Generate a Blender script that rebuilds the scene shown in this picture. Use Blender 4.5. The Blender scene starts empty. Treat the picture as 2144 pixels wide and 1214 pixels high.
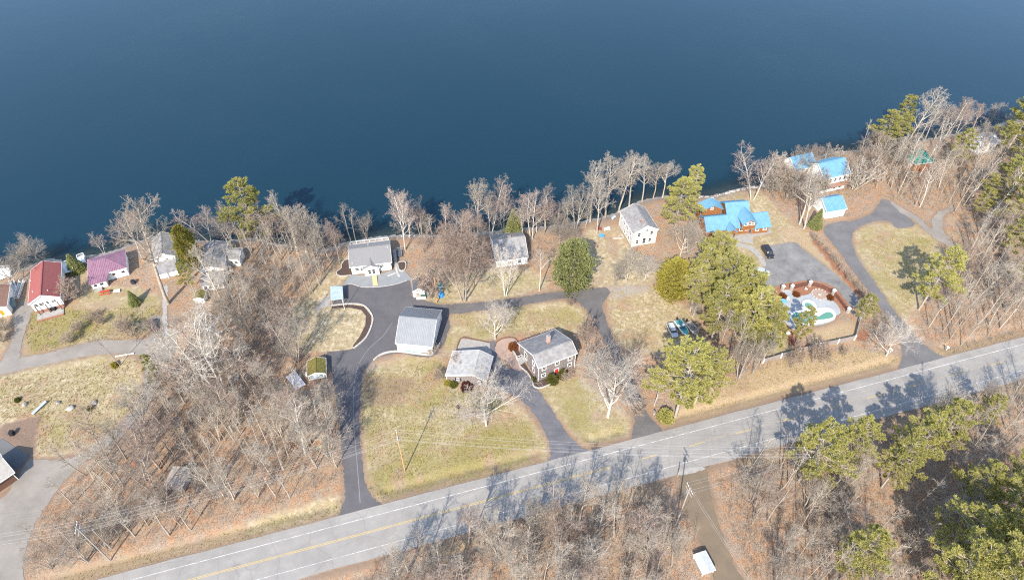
import bpy, math, random
import numpy as np
from mathutils import Vector, Matrix
from mathutils.geometry import tessellate_polygon
R = math.radians
rng = np.random.default_rng(7)
random.seed(7)
sc = bpy.context.scene
col = sc.collection

# ------------------------------------------------------------------ camera
CAM_H, PITCH, FPX, CX, CY = 136.0, R(46), 1429.0, 1072.0, 607.0
cd = bpy.data.cameras.new('camera'); cam = bpy.data.objects.new('camera', cd); col.objects.link(cam)
cam.location = (0, 0, CAM_H); cam.rotation_euler = (R(90) - PITCH, 0, 0)
cd.sensor_width = 36.0; cd.lens = FPX / 2144 * 36.0; cd.clip_start = 1.0; cd.clip_end = 9000
sc.camera = cam
# ------------------------------------------------------------------ sky, sun, exposure
SUN_EL, SHADOW_AZ = R(41), R(17)
w = bpy.data.worlds.new('World'); sc.world = w; w.use_nodes = True
nt = w.node_tree; bg = nt.nodes['Background']
sky = nt.nodes.new('ShaderNodeTexSky'); sky.sky_type = 'NISHITA'; sky.sun_disc = False
sky.sun_elevation = SUN_EL; sky.sun_rotation = R(197); sky.altitude = 100; sky.air_density = 1.0; sky.dust_density = 0.8; sky.ozone_density = 1.0
nt.links.new(sky.outputs[0], bg.inputs[0]); bg.inputs[1].default_value = 0.15
ld = bpy.data.lights.new('sun', 'SUN'); ld.energy = 3.1; ld.angle = R(0.53); ld.color = (1.0, 0.905, 0.775)
sun = bpy.data.objects.new('sun', ld); col.objects.link(sun)
sun.rotation_euler = Vector((math.sin(SHADOW_AZ) * math.cos(SUN_EL), math.cos(SHADOW_AZ) * math.cos(SUN_EL), -math.sin(SUN_EL))).to_track_quat('-Z', 'Y').to_euler()
vs = sc.view_settings; vs.view_transform = 'Standard'; vs.look = 'None'; vs.gamma = 1.0; vs.exposure = 1.44; vs.use_curve_mapping = False
sc.cycles.max_bounces = 6; sc.cycles.diffuse_bounces = 3; sc.cycles.glossy_bounces = 2; sc.cycles.transparent_max_bounces = 4
sc.cycles.use_denoising = False; sc.cycles.filter_width = 1.15

# ------------------------------------------------------------------ map coordinates: a sighting from the survey flight, dropped onto the level ground
SP, CP = math.sin(PITCH), math.cos(PITCH); K = CAM_H / 120.0
def g(u, v, z=0.0):
    x = (u - CX) / FPX; y = -(v - CY) / FPX
    t = (z - CAM_H) / (-SP + y * CP)
    return (x * t, (CP + y * SP) * t)
def tall(u, v, vt):                       # height of a thing standing at (u,v) whose tip is sighted at row vt
    Y = g(u, v)[1]; k = (CY - vt) / FPX
    return CAM_H + Y * (k * CP - SP) / (CP + k * SP)
def gl(pts, z=0.0): return [g(u, v, z) for u, v in pts]

# ------------------------------------------------------------------ small library
def tag(o, label=None, cat=None, group=None, kind=None):
    if label: o['label'] = label
    if cat: o['category'] = cat
    if group: o['group'] = group
    if kind: o['kind'] = kind
    return o
def empty(name, loc=(0, 0, 0), rz=0.0):
    o = bpy.data.objects.new(name, None); col.objects.link(o)
    o.location = loc; o.rotation_euler = (0, 0, rz); o.empty_display_size = 0.3
    return o
def link(name, me, parent=None):
    o = bpy.data.objects.new(name, me); col.objects.link(o)
    if parent is not None: o.parent = parent
    return o
def copy_tree(o, parent=None):
    c = o.copy(); col.objects.link(c); c.parent = parent
    for ch in list(o.children): copy_tree(ch, c)
    return c
def np_mesh(name, V, Fc, mat, smooth=False):
    """V (n,3); Fc (m,k) constant size faces"""
    me = bpy.data.meshes.new(name); V = np.asarray(V, np.float32); Fc = np.asarray(Fc, np.int32)
    m, k = Fc.shape
    me.vertices.add(len(V)); me.vertices.foreach_set('co', V.ravel())
    me.loops.add(m * k); me.loops.foreach_set('vertex_index', Fc.ravel())
    me.polygons.add(m); me.polygons.foreach_set('loop_start', np.arange(0, m * k, k, dtype=np.int32))
    me.polygons.foreach_set('loop_total', np.full(m, k, np.int32))
    if smooth: me.polygons.foreach_set('use_smooth', np.ones(m, bool))
    me.update(calc_edges=True); me.materials.append(mat)
    return me
class MB:
    def __init__(s): s.v = []; s.f = []
    def add(s, vs, fs):
        b = len(s.v); s.v += [tuple(p) for p in vs]; s.f += [tuple(b + i for i in f) for f in fs]; return s
    def box(s, x0, x1, y0, y1, z0, z1):
        return s.add([(x0, y0, z0), (x1, y0, z0), (x1, y1, z0), (x0, y1, z0), (x0, y0, z1), (x1, y0, z1), (x1, y1, z1), (x0, y1, z1)],
                     [(3, 2, 1, 0), (4, 5, 6, 7), (0, 1, 5, 4), (1, 2, 6, 5), (2, 3, 7, 6), (3, 0, 4, 7)])
    def beam(s, a, b, w, h):
        a = Vector(a); b = Vector(b); d = (b - a).normalized(); up = Vector((0, 0, 1)) if abs(d.z) < .95 else Vector((0, 1, 0))
        x = d.cross(up).normalized() * (w / 2); u = x.cross(d).normalized() * (h / 2)
        return s.add([a - x - u, a + x - u, a + x + u, a - x + u, b - x - u, b + x - u, b + x + u, b - x + u],
                     [(0, 1, 2, 3), (7, 6, 5, 4), (1, 0, 4, 5), (2, 1, 5, 6), (3, 2, 6, 7), (0, 3, 7, 4)])
    def tube(s, a, b, r0, r1, n=6, cap=True):
        a = Vector(a); b = Vector(b); d = (b - a).normalized(); up = Vector((0, 0, 1)) if abs(d.z) < .9 else Vector((1, 0, 0))
        x = d.cross(up).normalized(); y = d.cross(x)
        vs = [c + (x * math.cos(t) + y * math.sin(t)) * r for c, r in ((a, r0), (b, r1)) for t in [2 * math.pi * i / n for i in range(n)]]
        fs = [(i, (i + 1) % n, n + (i + 1) % n, n + i) for i in range(n)]
        if cap: fs += [tuple(range(n - 1, -1, -1)), tuple(range(n, 2 * n))]
        return s.add(vs, fs)
    def slab(s, poly, t):
        """planar polygon of 3d points thickened by t downwards along its normal-ish z"""
        n = len(poly); lo = [(x, y, z - t) for x, y, z in poly]
        return s.add(list(poly) + lo, [tuple(range(n)), tuple(range(2 * n - 1, n - 1, -1))] + [(i, n + i, n + (i + 1) % n, (i + 1) % n) for i in range(n)])
    def prism(s, poly, z0, z1):
        n = len(poly); tri = [tuple(t) for t in tessellate_polygon([[Vector((x, y, 0)) for x, y in poly]])]
        area = sum(poly[i][0] * poly[(i + 1) % n][1] - poly[(i + 1) % n][0] * poly[i][1] for i in range(n))
        sd = [(i, (i + 1) % n, n + (i + 1) % n, n + i) for i in range(n)]
        if area < 0: sd = [t[::-1] for t in sd]
        up = []
        for t in tri:
            a, b, c = (poly[i] for i in t)
            cr = (b[0] - a[0]) * (c[1] - a[1]) - (b[1] - a[1]) * (c[0] - a[0])
            up.append(t if cr > 0 else t[::-1])
        return s.add([(x, y, z0) for x, y in poly] + [(x, y, z1) for x, y in poly], [tuple(n + i for i in t) for t in up] + [t[::-1] for t in up] + sd)
    def mesh(s, name, mat, smooth=False):
        me = bpy.data.meshes.new(name); me.from_pydata([tuple(p) for p in s.v], [], s.f); me.materials.append(mat)
        if smooth: me.polygons.foreach_set('use_smooth', np.ones(len(me.polygons), bool))
        me.update(); return me
    def build(s, name, mat, parent=None, smooth=False): return link(name, s.mesh(name, mat, smooth), parent)
def spline(pts, closed=True, step=0.5, jit=0.0):
    """Catmull-Rom resample in metres with a little edge raggedness"""
    P = np.array(pts, float); n = len(P); out = []
    rng_ = range(n if closed else n - 1)
    for i in rng_:
        if closed: p0, p1, p2, p3 = P[i - 1], P[i], P[(i + 1) % n], P[(i + 2) % n]
        else: p0, p1, p2, p3 = P[max(i - 1, 0)], P[i], P[i + 1], P[min(i + 2, n - 1)]
        k = max(2, int(np.hypot(*(p2 - p1)) / step))
        for j in range(k):
            t = j / k
            out.append(.5 * ((2 * p1) + (-p0 + p2) * t + (2 * p0 - 5 * p1 + 4 * p2 - p3) * t * t + (-p0 + 3 * p1 - 3 * p2 + p3) * t ** 3))
    if not closed: out.append(P[-1])
    out = np.array(out)
    if jit: out = out + rng.normal(0, jit, out.shape)
    return [tuple(p) for p in out]

# ------------------------------------------------------------------ materials
def nodes(name):
    m = bpy.data.materials.new(name); m.use_nodes = True; t = m.node_tree; b = t.nodes['Principled BSDF']
    return m, t, b
def ramp(t, fac, stops):
    n = t.nodes.new('ShaderNodeValToRGB'); e = n.color_ramp.elements
    while len(e) < len(stops): e.new(0.5)
    for i, (p, c) in enumerate(stops): e[i].position = p; e[i].color = (*c, 1)
    t.links.new(fac, n.inputs[0]); return n.outputs[0]
def noise(t, vec, scale, detail=4, rough=.6):
    n = t.nodes.new('ShaderNodeTexNoise'); n.inputs['Scale'].default_value = scale; n.inputs['Detail'].default_value = detail
    n.inputs['Roughness'].default_value = rough
    if vec is not None: t.links.new(vec, n.inputs['Vector'])
    return n.outputs[0]
def mix(t, fac, a, b, mode='MIX'):
    n = t.nodes.new('ShaderNodeMix'); n.data_type = 'RGBA'; n.blend_type = mode
    for sock, v in ((n.inputs[0], fac), (n.inputs[6], a), (n.inputs[7], b)):
        if hasattr(v, 'is_linked'): t.links.new(v, sock)
        elif isinstance(v, (int, float)): sock.default_value = v
        else: sock.default_value = (*v, 1)
    return n.outputs[2]
def math_(t, op, a, b=None, clamp=False):
    n = t.nodes.new('ShaderNodeMath'); n.operation = op; n.use_clamp = clamp
    for i, v in enumerate((a, b)):
        if v is None: continue
        if hasattr(v, 'is_linked'): t.links.new(v, n.inputs[i])
        else: n.inputs[i].default_value = v
    return n.outputs[0]
def M(name, c, rough=.75, c2=None, scale=2.0, bump=0.0, metal=0.0, spec=.3, rand=0.0, detail=4, lo=.35, hi=.65):
    m, t, b = nodes(name); b.inputs['Roughness'].default_value = rough; b.inputs['Metallic'].default_value = metal
    b.inputs['Specular IOR Level'].default_value = spec
    tc = t.nodes.new('ShaderNodeTexCoord').outputs['Object']
    if c2 is None: c2 = tuple(x * .78 for x in c)
    nz = noise(t, tc, scale, detail)
    o = ramp(t, nz, [(lo, c2), (hi, c)])
    if rand:
        oi = t.nodes.new('ShaderNodeObjectInfo').outputs['Random']
        k = math_(t, 'ADD', math_(t, 'MULTIPLY', oi, 2 * rand), 1 - rand)
        cc = t.nodes.new('ShaderNodeCombineColor')
        for i in range(3): t.links.new(k, cc.inputs[i])
        o = mix(t, 1.0, o, cc.outputs[0], 'MULTIPLY')
    t.links.new(o, b.inputs['Base Color'])
    if bump:
        bn = t.nodes.new('ShaderNodeBump'); bn.inputs['Strength'].default_value = bump; bn.inputs['Distance'].default_value = .05
        t.links.new(noise(t, tc, scale * 6, 3), bn.inputs['Height']); t.links.new(bn.outputs[0], b.inputs['Normal'])
    return m
WHITE = M('white_paint', (.80, .80, .78), .6, (.66, .66, .64), 1.5)
TRIM = M('white_trim', (.82, .82, .80), .55, (.72, .72, .70), 3)
GLASS, _t, _b = nodes('dark_window_glass'); _b.inputs['Base Color'].default_value = (.03, .035, .04, 1); _b.inputs['Roughness'].default_value = .12; _b.inputs['Specular IOR Level'].default_value = .6
SHINGLE = M('grey_asphalt_shingle', (.235, .23, .225), .9, (.17, .17, .17), 6, .4)
SHINGLE2 = M('light_worn_roof', (.38, .375, .36), .85, (.27, .27, .26), 1.2, .2, detail=8)
SHINGLE3 = M('weathered_grey_roof', (.27, .265, .265), .9, (.17, .165, .16), .9, .4, detail=8)
SHINGLE4 = M('brown_roof', (.26, .15, .11), .9, (.19, .11, .08), 3, .3)
DARKROOF = M('charcoal_shingle', (.10, .105, .115), .9, (.07, .075, .08), 5, .3)
REDROOF = M('red_shingle', (.28, .09, .08), .85, (.21, .065, .058), 4, .3)
PURPLE = M('purple_metal', (.245, .135, .185), .6, (.19, .10, .145), 1.0)
BLUE = M('sky_blue_metal', (.135, .285, .40), .6, (.105, .24, .35), .8)
GREYMETAL = M('pale_grey_metal', (.215, .228, .24), .6, (.19, .202, .214), .8)
BLUEGREY = M('blue_grey_sheet_metal', (.34, .42, .48), .5, (.26, .33, .38), 1.2)
TEALROOF = M('green_roof', (.025, .22, .18), .7, (.018, .16, .14), 2)
MOSS = M('mossy_roof', (.16, .155, .03), .95, (.10, .075, .035), 2.0, .5)
CEDAR = M('weathered_cedar_shingle', (.25, .22, .21), .9, (.14, .12, .115), 3.5, .5, detail=8)
LOG = M('orange_log', (.30, .125, .045), .7, (.20, .08, .03), 1.8, .3)
BRICK = M('brick', (.34, .17, .12), .9, (.22, .10, .07), 6, .3)
BRICKW = M('pale_brick', (.50, .36, .30), .9, (.38, .24, .19), 5, .3)
BROWN = M('brown_wood', (.16, .085, .055), .85, (.11, .06, .04), 4, .2)
REDWOOD = M('reddish_stained_wood', (.22, .085, .06), .8, (.16, .06, .045), 4, .2)
NEWWOOD = M('fresh_lumber', (.60, .43, .22), .8, (.50, .35, .17), 3)
POLEWOOD = M('pole_wood', (.50, .30, .14), .85, (.40, .23, .10), 2)
POLEGREY = M('grey_pole_wood', (.36, .32, .28), .9, (.28, .25, .22), 2)
GREYWOOD = M('weathered_boards', (.33, .29, .27), .9, (.25, .215, .2), 3, .3)
CONCRETE = M('concrete', (.32, .31, .285), .9, (.25, .24, .225), 1.2, .2)
STONE = M('pale_stone', (.45, .43, .395), .9, (.33, .31, .28), 1.5, .4)
ROCK = M('boulder_stone', (.42, .39, .36), .95, (.25, .23, .21), 1.2, .6, rand=.25)
REDDOOR = M('red_door', (.55, .04, .03), .5)
BLACK = M('black_plastic', (.025, .025, .028), .5)
STEEL = M('galvanised_steel', (.5, .52, .54), .4, metal=.6)
YELLOW = M('yellow_sign', (.75, .70, .02), .5)
ORANGE = M('orange_plastic', (.75, .20, .02), .6)
TEALTARP = M('teal_tarp', (.03, .30, .30), .6, (.02, .20, .21), 4)
BLUETARP = M('blue_tarp', (.03, .26, .58), .5, (.02, .16, .42), 4, .4)
WIRE = M('aluminium_wire', (.42, .42, .42), .5)

# ================================================================== the setting
LAKE_Z = -1.0
SHORE = [(-700, 900), (-300, 690), (-60, 575), (0, 563), (45, 563), (86, 546), (110, 540), (145, 549), (185, 533), (225, 529), (270, 512), (311, 498), (346, 490), (415, 501), (470, 503), (530, 497),
         (590, 512), (642, 513), (684, 520), (729, 505), (780, 496), (843, 490), (900, 490), (960, 489), (1029, 484), (1087, 475), (1136, 475), (1180, 468), (1226, 461), (1285, 447), (1330, 424), (1390, 410), (1452, 410),
         (1494, 409), (1521, 401), (1553, 392), (1594, 386), (1640, 352), (1700, 331), (1740, 319), (1810, 312), (1880, 297), (1940, 290), (2000, 279), (2080, 262), (2144, 246), (2300, 205), (2700, 120)]
shore = np.array(spline(gl(SHORE, LAKE_Z), False, 1.5))
shore[3:-3] += rng.normal(0, .18, shore[3:-3].shape)
WATER_POLY = [tuple(p) for p in shore] + [(6000, shore[-1][1]), (6000, 9000), (-6000, 9000), (-6000, shore[0][1])]
def inside(X, Y, poly):
    P = np.array(poly); r = np.zeros(X.shape, bool); n = len(P)
    bx = (X >= P[:, 0].min()) & (X <= P[:, 0].max()) & (Y >= P[:, 1].min()) & (Y <= P[:, 1].max())
    xs, ys = X[bx], Y[bx]; q = np.zeros(xs.shape, bool); j = n - 1
    for i in range(n):
        (xi, yi), (xj, yj) = P[i], P[j]
        c = ((yi > ys) != (yj > ys)) & (xs < (xj - xi) * (ys - yi) / (yj - yi + 1e-12) + xi); q ^= c; j = i
    r[bx] = q; return r
# ---- surveyed outlines (drives, paths, beds)
RA = np.array(g(500, 1154)); RB = np.array(g(1993, 760)); RD = (RB - RA) / np.hypot(*(RB - RA)); RN = np.array((-RD[1], RD[0]))
def rp(s, o): p = RA + RD * s * K + RN * o * K; return (p[0], p[1])
z3 = lambda pts, ox, oy, s: [(ox + x / s, oy + y / s) for x, y in pts]
ISLAND = z3([(850, 868), (960, 860), (1045, 872), (1092, 930), (1088, 990), (1052, 1062), (985, 1122), (900, 1138), (800, 1143), (735, 1130), (715, 1060), (715, 960), (745, 905)], 400, 340, 2.89)
MAIN_DRIVE = [(708, 1095), (800, 1068), (772, 1030), (763, 1000), (757, 960), (752, 880), (757, 800), (764, 775), (785, 752), (812, 743), (835, 738), (905, 745), (940, 690), (935, 655), (925, 640), (900, 632), (880, 628), (862, 618), (862, 602),
              (853, 585), (819, 597), (784, 599), (755, 597), (732, 592), (716, 605), (700, 634), (700, 645), (760, 655), (768, 690), (742, 722), (725, 733), (690, 735), (681, 744), (692, 770), (702, 820), (712, 900), (717, 970), (722, 1040)]
COL_DRIVE = [(1150, 975), (1235, 950), (1218, 935), (1190, 912), (1150, 850), (1113, 797), (1100, 780), (1085, 772), (1062, 770), (1045, 748), (1040, 728), (1036, 715), (1026, 715), (1030, 745), (1027, 790), (1035, 810), (1060, 822), (1085, 832), (1112, 858), (1146, 915), (1153, 948)]
LANE = z3([(-60, 955), (60, 968), (160, 975), (380, 960), (590, 932), (800, 902), (1000, 880), (1110, 874), (1150, 900), (1128, 930), (1102, 985), (1120, 1055), (1168, 1180)], 880, 300, 2.89) + \
       z3([(1190, 300), (1250, 430), (1330, 600), (1385, 720), (1460, 805), (1420, 850), (1285, 870), (1298, 760), (1290, 710), (1255, 630), (1200, 470), (1150, 330), (1095, 240)], 880, 620, 2.89) + \
       z3([(1060, 1100), (1010, 1015), (955, 965), (890, 938), (720, 960), (560, 990), (350, 1015), (160, 1035), (-20, 1030)], 880, 300, 2.89)
PARK = z3([(875, 690), (1045, 658), (1105, 700), (1300, 850), (1420, 975), (1445, 1040), (1380, 1030), (1290, 925), (1150, 885), (1000, 905), (910, 925), (830, 900), (840, 850), (880, 800), (872, 740)], 1300, 280, 2.89)
EAST_DRIVE = z3([(820, 1130), (780, 1095), (660, 1020), (545, 890), (432, 760), (320, 590), (230, 470), (172, 370), (147, 275), (165, 215), (225, 175), (330, 143), (415, 150), (470, 192), (590, 172), (515, 95), (420, 10), (360, -10), (330, 40), (270, 100), (160, 140), (60, 150), (-30, 175), (-50, 215), (0, 285), (50, 345), (130, 462), (220, 582), (350, 752), (440, 880), (490, 1000), (505, 1100), (480, 1200), (640, 1180)], 1740, 420, 3.371)
EAST_PATH = z3([(425, 5), (500, 50), (610, 115), (705, 200), (712, 130), (745, 90), (800, 62), (850, 40), (880, 60), (830, 80), (790, 120), (785, 190), (820, 260), (890, 330), (960, 395), (930, 410), (850, 330), (760, 285), (690, 230), (600, 150), (510, 95), (440, 40)], 1740, 420, 3.371)
WEST_ROAD = [(-80, 790), (0, 758), (100, 738), (200, 714), (290, 711), (318, 700), (312, 668), (336, 660), (352, 690), (372, 720), (362, 742), (340, 790), (322, 830), (285, 890), (235, 928), (180, 965), (140, 1000), (110, 1040), (78, 1090), (60, 1130), (48, 1180), (44, 1260), (-120, 1260), (-120, 1100), (0, 1045), (30, 1008), (62, 962), (90, 962), (150, 958), (200, 930), (255, 885), (290, 840), (302, 800), (303, 765), (290, 744), (250, 740), (200, 742), (100, 762), (0, 785), (-80, 815)]
H4_PATH = [(342, 700), (352, 700), (349, 640), (352, 600), (343, 600), (340, 640)]
RED_DRIVE = z3([(160, 840), (200, 880), (185, 935), (155, 1010), (130, 1110), (110, 1200), (10, 1215), (50, 1130), (85, 1030), (80, 960), (100, 880), (130, 845)], 0, 340, 2.89)
SOUTH_LANE = z3([(1700, 380), (1745, 460), (1752, 600), (1830, 780), (1900, 930), (1960, 1080), (2060, 1330), (2280, 1330), (2144, 1100), (2045, 850), (1962, 560), (1950, 420), (1960, 370)], 900, 860, 3.35)
SOIL_PATCH = z3([(-10, 500), (120, 460), (440, 385), (455, 440), (415, 600), (415, 770), (350, 850), (310, 850), (200, 760), (0, 640)], 0, 800, 5.517)
DARK_PAD = z3([(-10, 650), (200, 765), (330, 860), (150, 1040), (60, 960), (-10, 900)], 0, 800, 5.517)
PAVERS_C = z3([(300, 770), (340, 755), (535, 765), (745, 745), (935, 690), (960, 690), (970, 610), (1010, 600), (1040, 690), (1130, 705), (1240, 820), (1160, 835), (1000, 890), (800, 925), (640, 935), (500, 935), (400, 910), (320, 885), (270, 890), (200, 930), (205, 890)], 690, 470, 7.14)
PAVERS_P = z3([(830, 400), (850, 340), (920, 290), (1020, 268), (1120, 275), (1175, 330), (1110, 400), (1090, 440), (1150, 540), (1200, 680), (1225, 745), (1150, 752), (1085, 715), (1040, 640), (1010, 600), (930, 575), (870, 520), (840, 460)], 920, 670, 7.14)
GAR_PAD = z3([(245, 480), (330, 275), (540, 300), (780, 345), (830, 420), (860, 500), (840, 600), (800, 700), (700, 600), (500, 470)], 920, 670, 7.14)
GRAVEL_BLUE = z3([(740, 905), (790, 830), (840, 780), (845, 830), (850, 868), (820, 895)], 400, 340, 2.89)
POOLDECK = z3([(500, 400), (560, 385), (620, 400), (700, 470), (800, 488), (920, 465), (1010, 410), (1120, 375), (1215, 430), (1235, 520), (1340, 570), (1420, 640), (1470, 720), (1480, 790), (1400, 830), (1380, 900), (1250, 960), (1080, 1000), (900, 1010), (720, 1000), (680, 1080), (600, 1020), (530, 950), (480, 900), (420, 800), (400, 690), (370, 590), (450, 520)], 1580, 560, 8.246)
POOL = z3([(622, 850), (650, 800), (700, 772), (830, 762), (930, 745), (1040, 735), (1150, 715), (1240, 712), (1320, 745), (1375, 805), (1380, 850), (1330, 895), (1230, 925), (1120, 950), (1000, 970), (860, 985), (740, 970), (670, 935), (635, 895)], 1580, 560, 8.246)
LOGPATH = z3([(640, 640), (690, 635), (720, 660), (790, 680), (840, 720), (880, 790), (860, 800), (820, 740), (770, 700), (700, 680), (650, 665)], 1300, 280, 2.89)
LOGPATIO = z3([(640, 625), (905, 585), (915, 600), (800, 625), (800, 668), (730, 655), (690, 640)], 1300, 280, 2.89)
SHOREPATH = z3([(548, 395), (572, 395), (575, 420), (560, 440), (540, 432), (556, 415)], 1300, 280, 2.89)
BED_C = z3([(285, 520), (230, 540), (185, 600), (180, 650), (112, 710), (120, 750), (180, 768), (330, 755), (320, 650), (300, 640)], 690, 470, 7.14)
BED_COL = z3([(1080, 420), (1160, 560), (1210, 680), (1320, 790), (1380, 900), (1420, 1000), (1500, 1015), (1600, 985), (1720, 925), (1640, 850), (1470, 915), (1330, 740), (1180, 450), (1150, 330)], 920, 670, 7.14)
BED_ISL = z3([(850, 868), (960, 860), (1045, 872), (1092, 930), (1088, 990), (1052, 1062), (985, 1122), (978, 1112), (1020, 1055), (1055, 985), (1058, 930), (1030, 893), (960, 880), (855, 884)], 400, 340, 2.89)
BED_SOIL = [(763, 778), (785, 758), (815, 748), (818, 765), (790, 772)]
SHEETS = dict(main=MAIN_DRIVE, col=COL_DRIVE, lane=LANE, park=PARK, east=EAST_DRIVE, path=EAST_PATH, west=WEST_ROAD, h4=H4_PATH, red=RED_DRIVE, south=SOUTH_LANE)

# ---- ground sheet: fine grid in view, coarse out to the horizon; cover painted from surveyed areas
fx = np.arange(-205, 215, .75); fy = np.arange(28, 262, .75)
far = lambda a: np.concatenate([-np.geomspace(3800, 20, 9) + a[0], a, np.geomspace(20, 3800, 9) + a[-1]])
gx, gy = far(fx), far(fy); X, Y = np.meshgrid(gx, gy)
def vnoise(X, Y, s, seed):
    r = np.random.default_rng(seed).random((256, 256)); x = X / s; y = Y / s; i = np.floor(x).astype(int); j = np.floor(y).astype(int)
    a = x - i; b = y - j; a = a * a * (3 - 2 * a); b = b * b * (3 - 2 * b); q = lambda m, n: r[(i + m) % 256, (j + n) % 256]
    return (q(0, 0) * (1 - a) + q(1, 0) * a) * (1 - b) + (q(0, 1) * (1 - a) + q(1, 1) * a) * b
def fbm(X, Y, s, seed): return sum(vnoise(X, Y, s / 2 ** k, seed + k) / 2 ** k for k in range(4)) / 1.875
# distance to the shoreline (chunked)
pts = np.stack([X.ravel(), Y.ravel()], 1); dist = np.full(len(pts), 1e9)
near = (pts[:, 1] > 60) & (abs(pts[:, 0]) < 900) & (pts[:, 1] < 700)
sub = pts[near]; dd = np.full(len(sub), 1e9)
for i in range(0, len(shore)):
    dd = np.minimum(dd, (sub[:, 0] - shore[i, 0]) ** 2 + (sub[:, 1] - shore[i, 1]) ** 2)
dist[near] = np.sqrt(dd); dist = dist.reshape(X.shape); wet = inside(X, Y, WATER_POLY)
sd = np.where(wet, -dist, dist)
def ss(a, b, x): t = np.clip((x - a) / (b - a), 0, 1); return t * t * (3 - 2 * t)
Z = np.where(sd > 0, LAKE_Z + (-LAKE_Z) * ss(0, 3.2, sd), LAKE_Z - .35 * np.minimum(-sd, 12))
paved = np.zeros(X.shape, bool)
for P_ in SHEETS.values(): paved |= inside(X, Y, gl(P_))
for P_ in (PAVERS_C, PAVERS_P, POOLDECK, GAR_PAD, DARK_PAD): paved |= inside(X, Y, gl(P_))
q = np.stack([X, Y], -1) - RA; s_ = q @ RD / K; o_ = q @ RN / K
def blur(m, n=2):
    m = m.astype(float)
    for _ in range(n): m = (m + np.roll(m, 1, 0) + np.roll(m, -1, 0) + np.roll(m, 1, 1) + np.roll(m, -1, 1)) / 5
    return m
nearpave = blur(paved, 6) > .02
land = ss(3.5, 8, sd)
rough_ = -.22 * fbm(X, Y, 6, 11) * land
Z = Z + np.where(nearpave, -.02, rough_)
ditch = np.exp(-((o_ - 4.3) / .8) ** 2) * .55 + np.exp(-((o_ + 10.6) / 1.0) ** 2) * .5
Z = Z - np.where(nearpave, 0, ditch) * ((o_ > 1.9) | (o_ < -8)) * (sd > 10)
Z = np.where((abs(o_ + 3.05) < 5.2), -.03, Z)
def hgt(x, y):
    i = np.searchsorted(gx, x) - 1; j = np.searchsorted(gy, y) - 1; return float(min(Z[j, i], Z[j + 1, i], Z[j, i + 1], Z[j + 1, i + 1]))
cov = {k: np.zeros(X.shape) for k in ('lawn', 'straw', 'soil', 'mulch', 'gravel', 'green')}
def paint(k, P_, amt=1.0, feather=5, px=True, rag=.75):
    m = blur(inside(X, Y, gl(P_) if px else P_), feather); m = ss(.5 - rag / 2, .5 + rag / 2, m + (fbm(X, Y, 5, sum(map(ord, k)) % 97) - .5) * rag * 1.5) * amt
    for c in cov: cov[c] = cov[c] * (1 - m) if c != 'green' else cov[c]
    if k == 'green': cov['green'] = np.maximum(cov['green'], m)
    else: cov[k] = np.maximum(cov[k], m)
def lawn(P_, green=.4, k='lawn', **a):
    paint(k, P_, **a)
    m = blur(inside(X, Y, gl(P_)), 4); cov['green'] = cov['green'] * (1 - m) + m * green
lawn([(45, 650), (130, 640), (190, 600), (290, 600), (350, 625), (340, 700), (200, 712), (50, 748), (38, 700)], .45)
lawn([(50, 655), (140, 640), (210, 660), (190, 700), (60, 742)], .8)
lawn([(150, 560), (185, 560), (185, 640), (150, 640)], .3); lawn([(-40, 640), (20, 650), (15, 720), (-40, 770)], .3)
lawn([(-80, 800), (0, 775), (200, 738), (290, 750), (300, 800), (285, 845), (255, 888), (205, 932), (75, 962), (70, 880), (0, 890), (-80, 900)], .3)
lawn([(90, 870), (180, 860), (250, 880), (190, 930), (100, 940)], .45)
lawn(ISLAND, .12)
lawn([(690, 560), (735, 520), (735, 600), (700, 615), (640, 700), (620, 660), (650, 600)], .2)
lawn([(600, 640), (660, 620), (670, 700), (660, 735), (600, 740)], .25)
lawn([(756, 778), (850, 742), (925, 748), (940, 805), (1030, 818), (1100, 860), (1148, 930), (1150, 968), (990, 1010), (790, 1056), (762, 1000), (755, 880)], .46)
lawn([(765, 985), (940, 930), (1050, 880), (1130, 930), (1000, 985), (800, 1040)], .66)
lawn([(870, 750), (935, 760), (930, 860), (870, 850)], .6)
paint('soil', [(765, 790), (820, 780), (865, 800), (850, 850), (765, 850)], .55, 5)
lawn([(1115, 805), (1210, 785), (1260, 830), (1322, 885), (1312, 912), (1220, 938), (1150, 850)], .5)
lawn([(930, 660), (1180, 628), (1232, 655), (1232, 700), (1160, 690), (1040, 705), (930, 745)], .4)
lawn([(870, 560), (1030, 560), (1110, 555), (1160, 600), (1060, 628), (960, 640), (890, 635)], .3)
lawn([(1225, 480), (1290, 478), (1325, 525), (1375, 545), (1370, 595), (1180, 608), (1215, 560)], .15)
lawn([(1265, 612), (1375, 595), (1450, 660), (1490, 740), (1400, 740), (1300, 730), (1280, 690)], .15)
lawn([(1465, 412), (1520, 403), (1590, 398), (1680, 480), (1805, 605), (1790, 612), (1640, 510), (1590, 525), (1545, 560), (1530, 510)], .3)
lawn([(1542, 540), (1600, 515), (1605, 560), (1570, 575)], .35)
lawn([(1785, 480), (1870, 455), (1925, 470), (1965, 500), (1990, 560), (1900, 660), (1890, 720), (1845, 640), (1800, 570)], .42)
lawn([(1560, 640), (1660, 690), (1672, 735), (1590, 755), (1560, 700)], .4)
lawn([(1380, 905), (1885, 765), (1885, 745), (1780, 730), (1600, 762), (1500, 820), (1395, 860)], .14, 'straw')
lawn([(1672, 735), (1700, 695), (1795, 672), (1790, 708), (1700, 735)], .1, 'straw')
lawn([(1640, 480), (1680, 480), (1800, 600), (1795, 615), (1650, 515)], .05, 'straw')
lawn([(1890, 760), (1960, 735), (2144, 690), (2144, 715), (1980, 752)], .1, 'straw')
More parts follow.
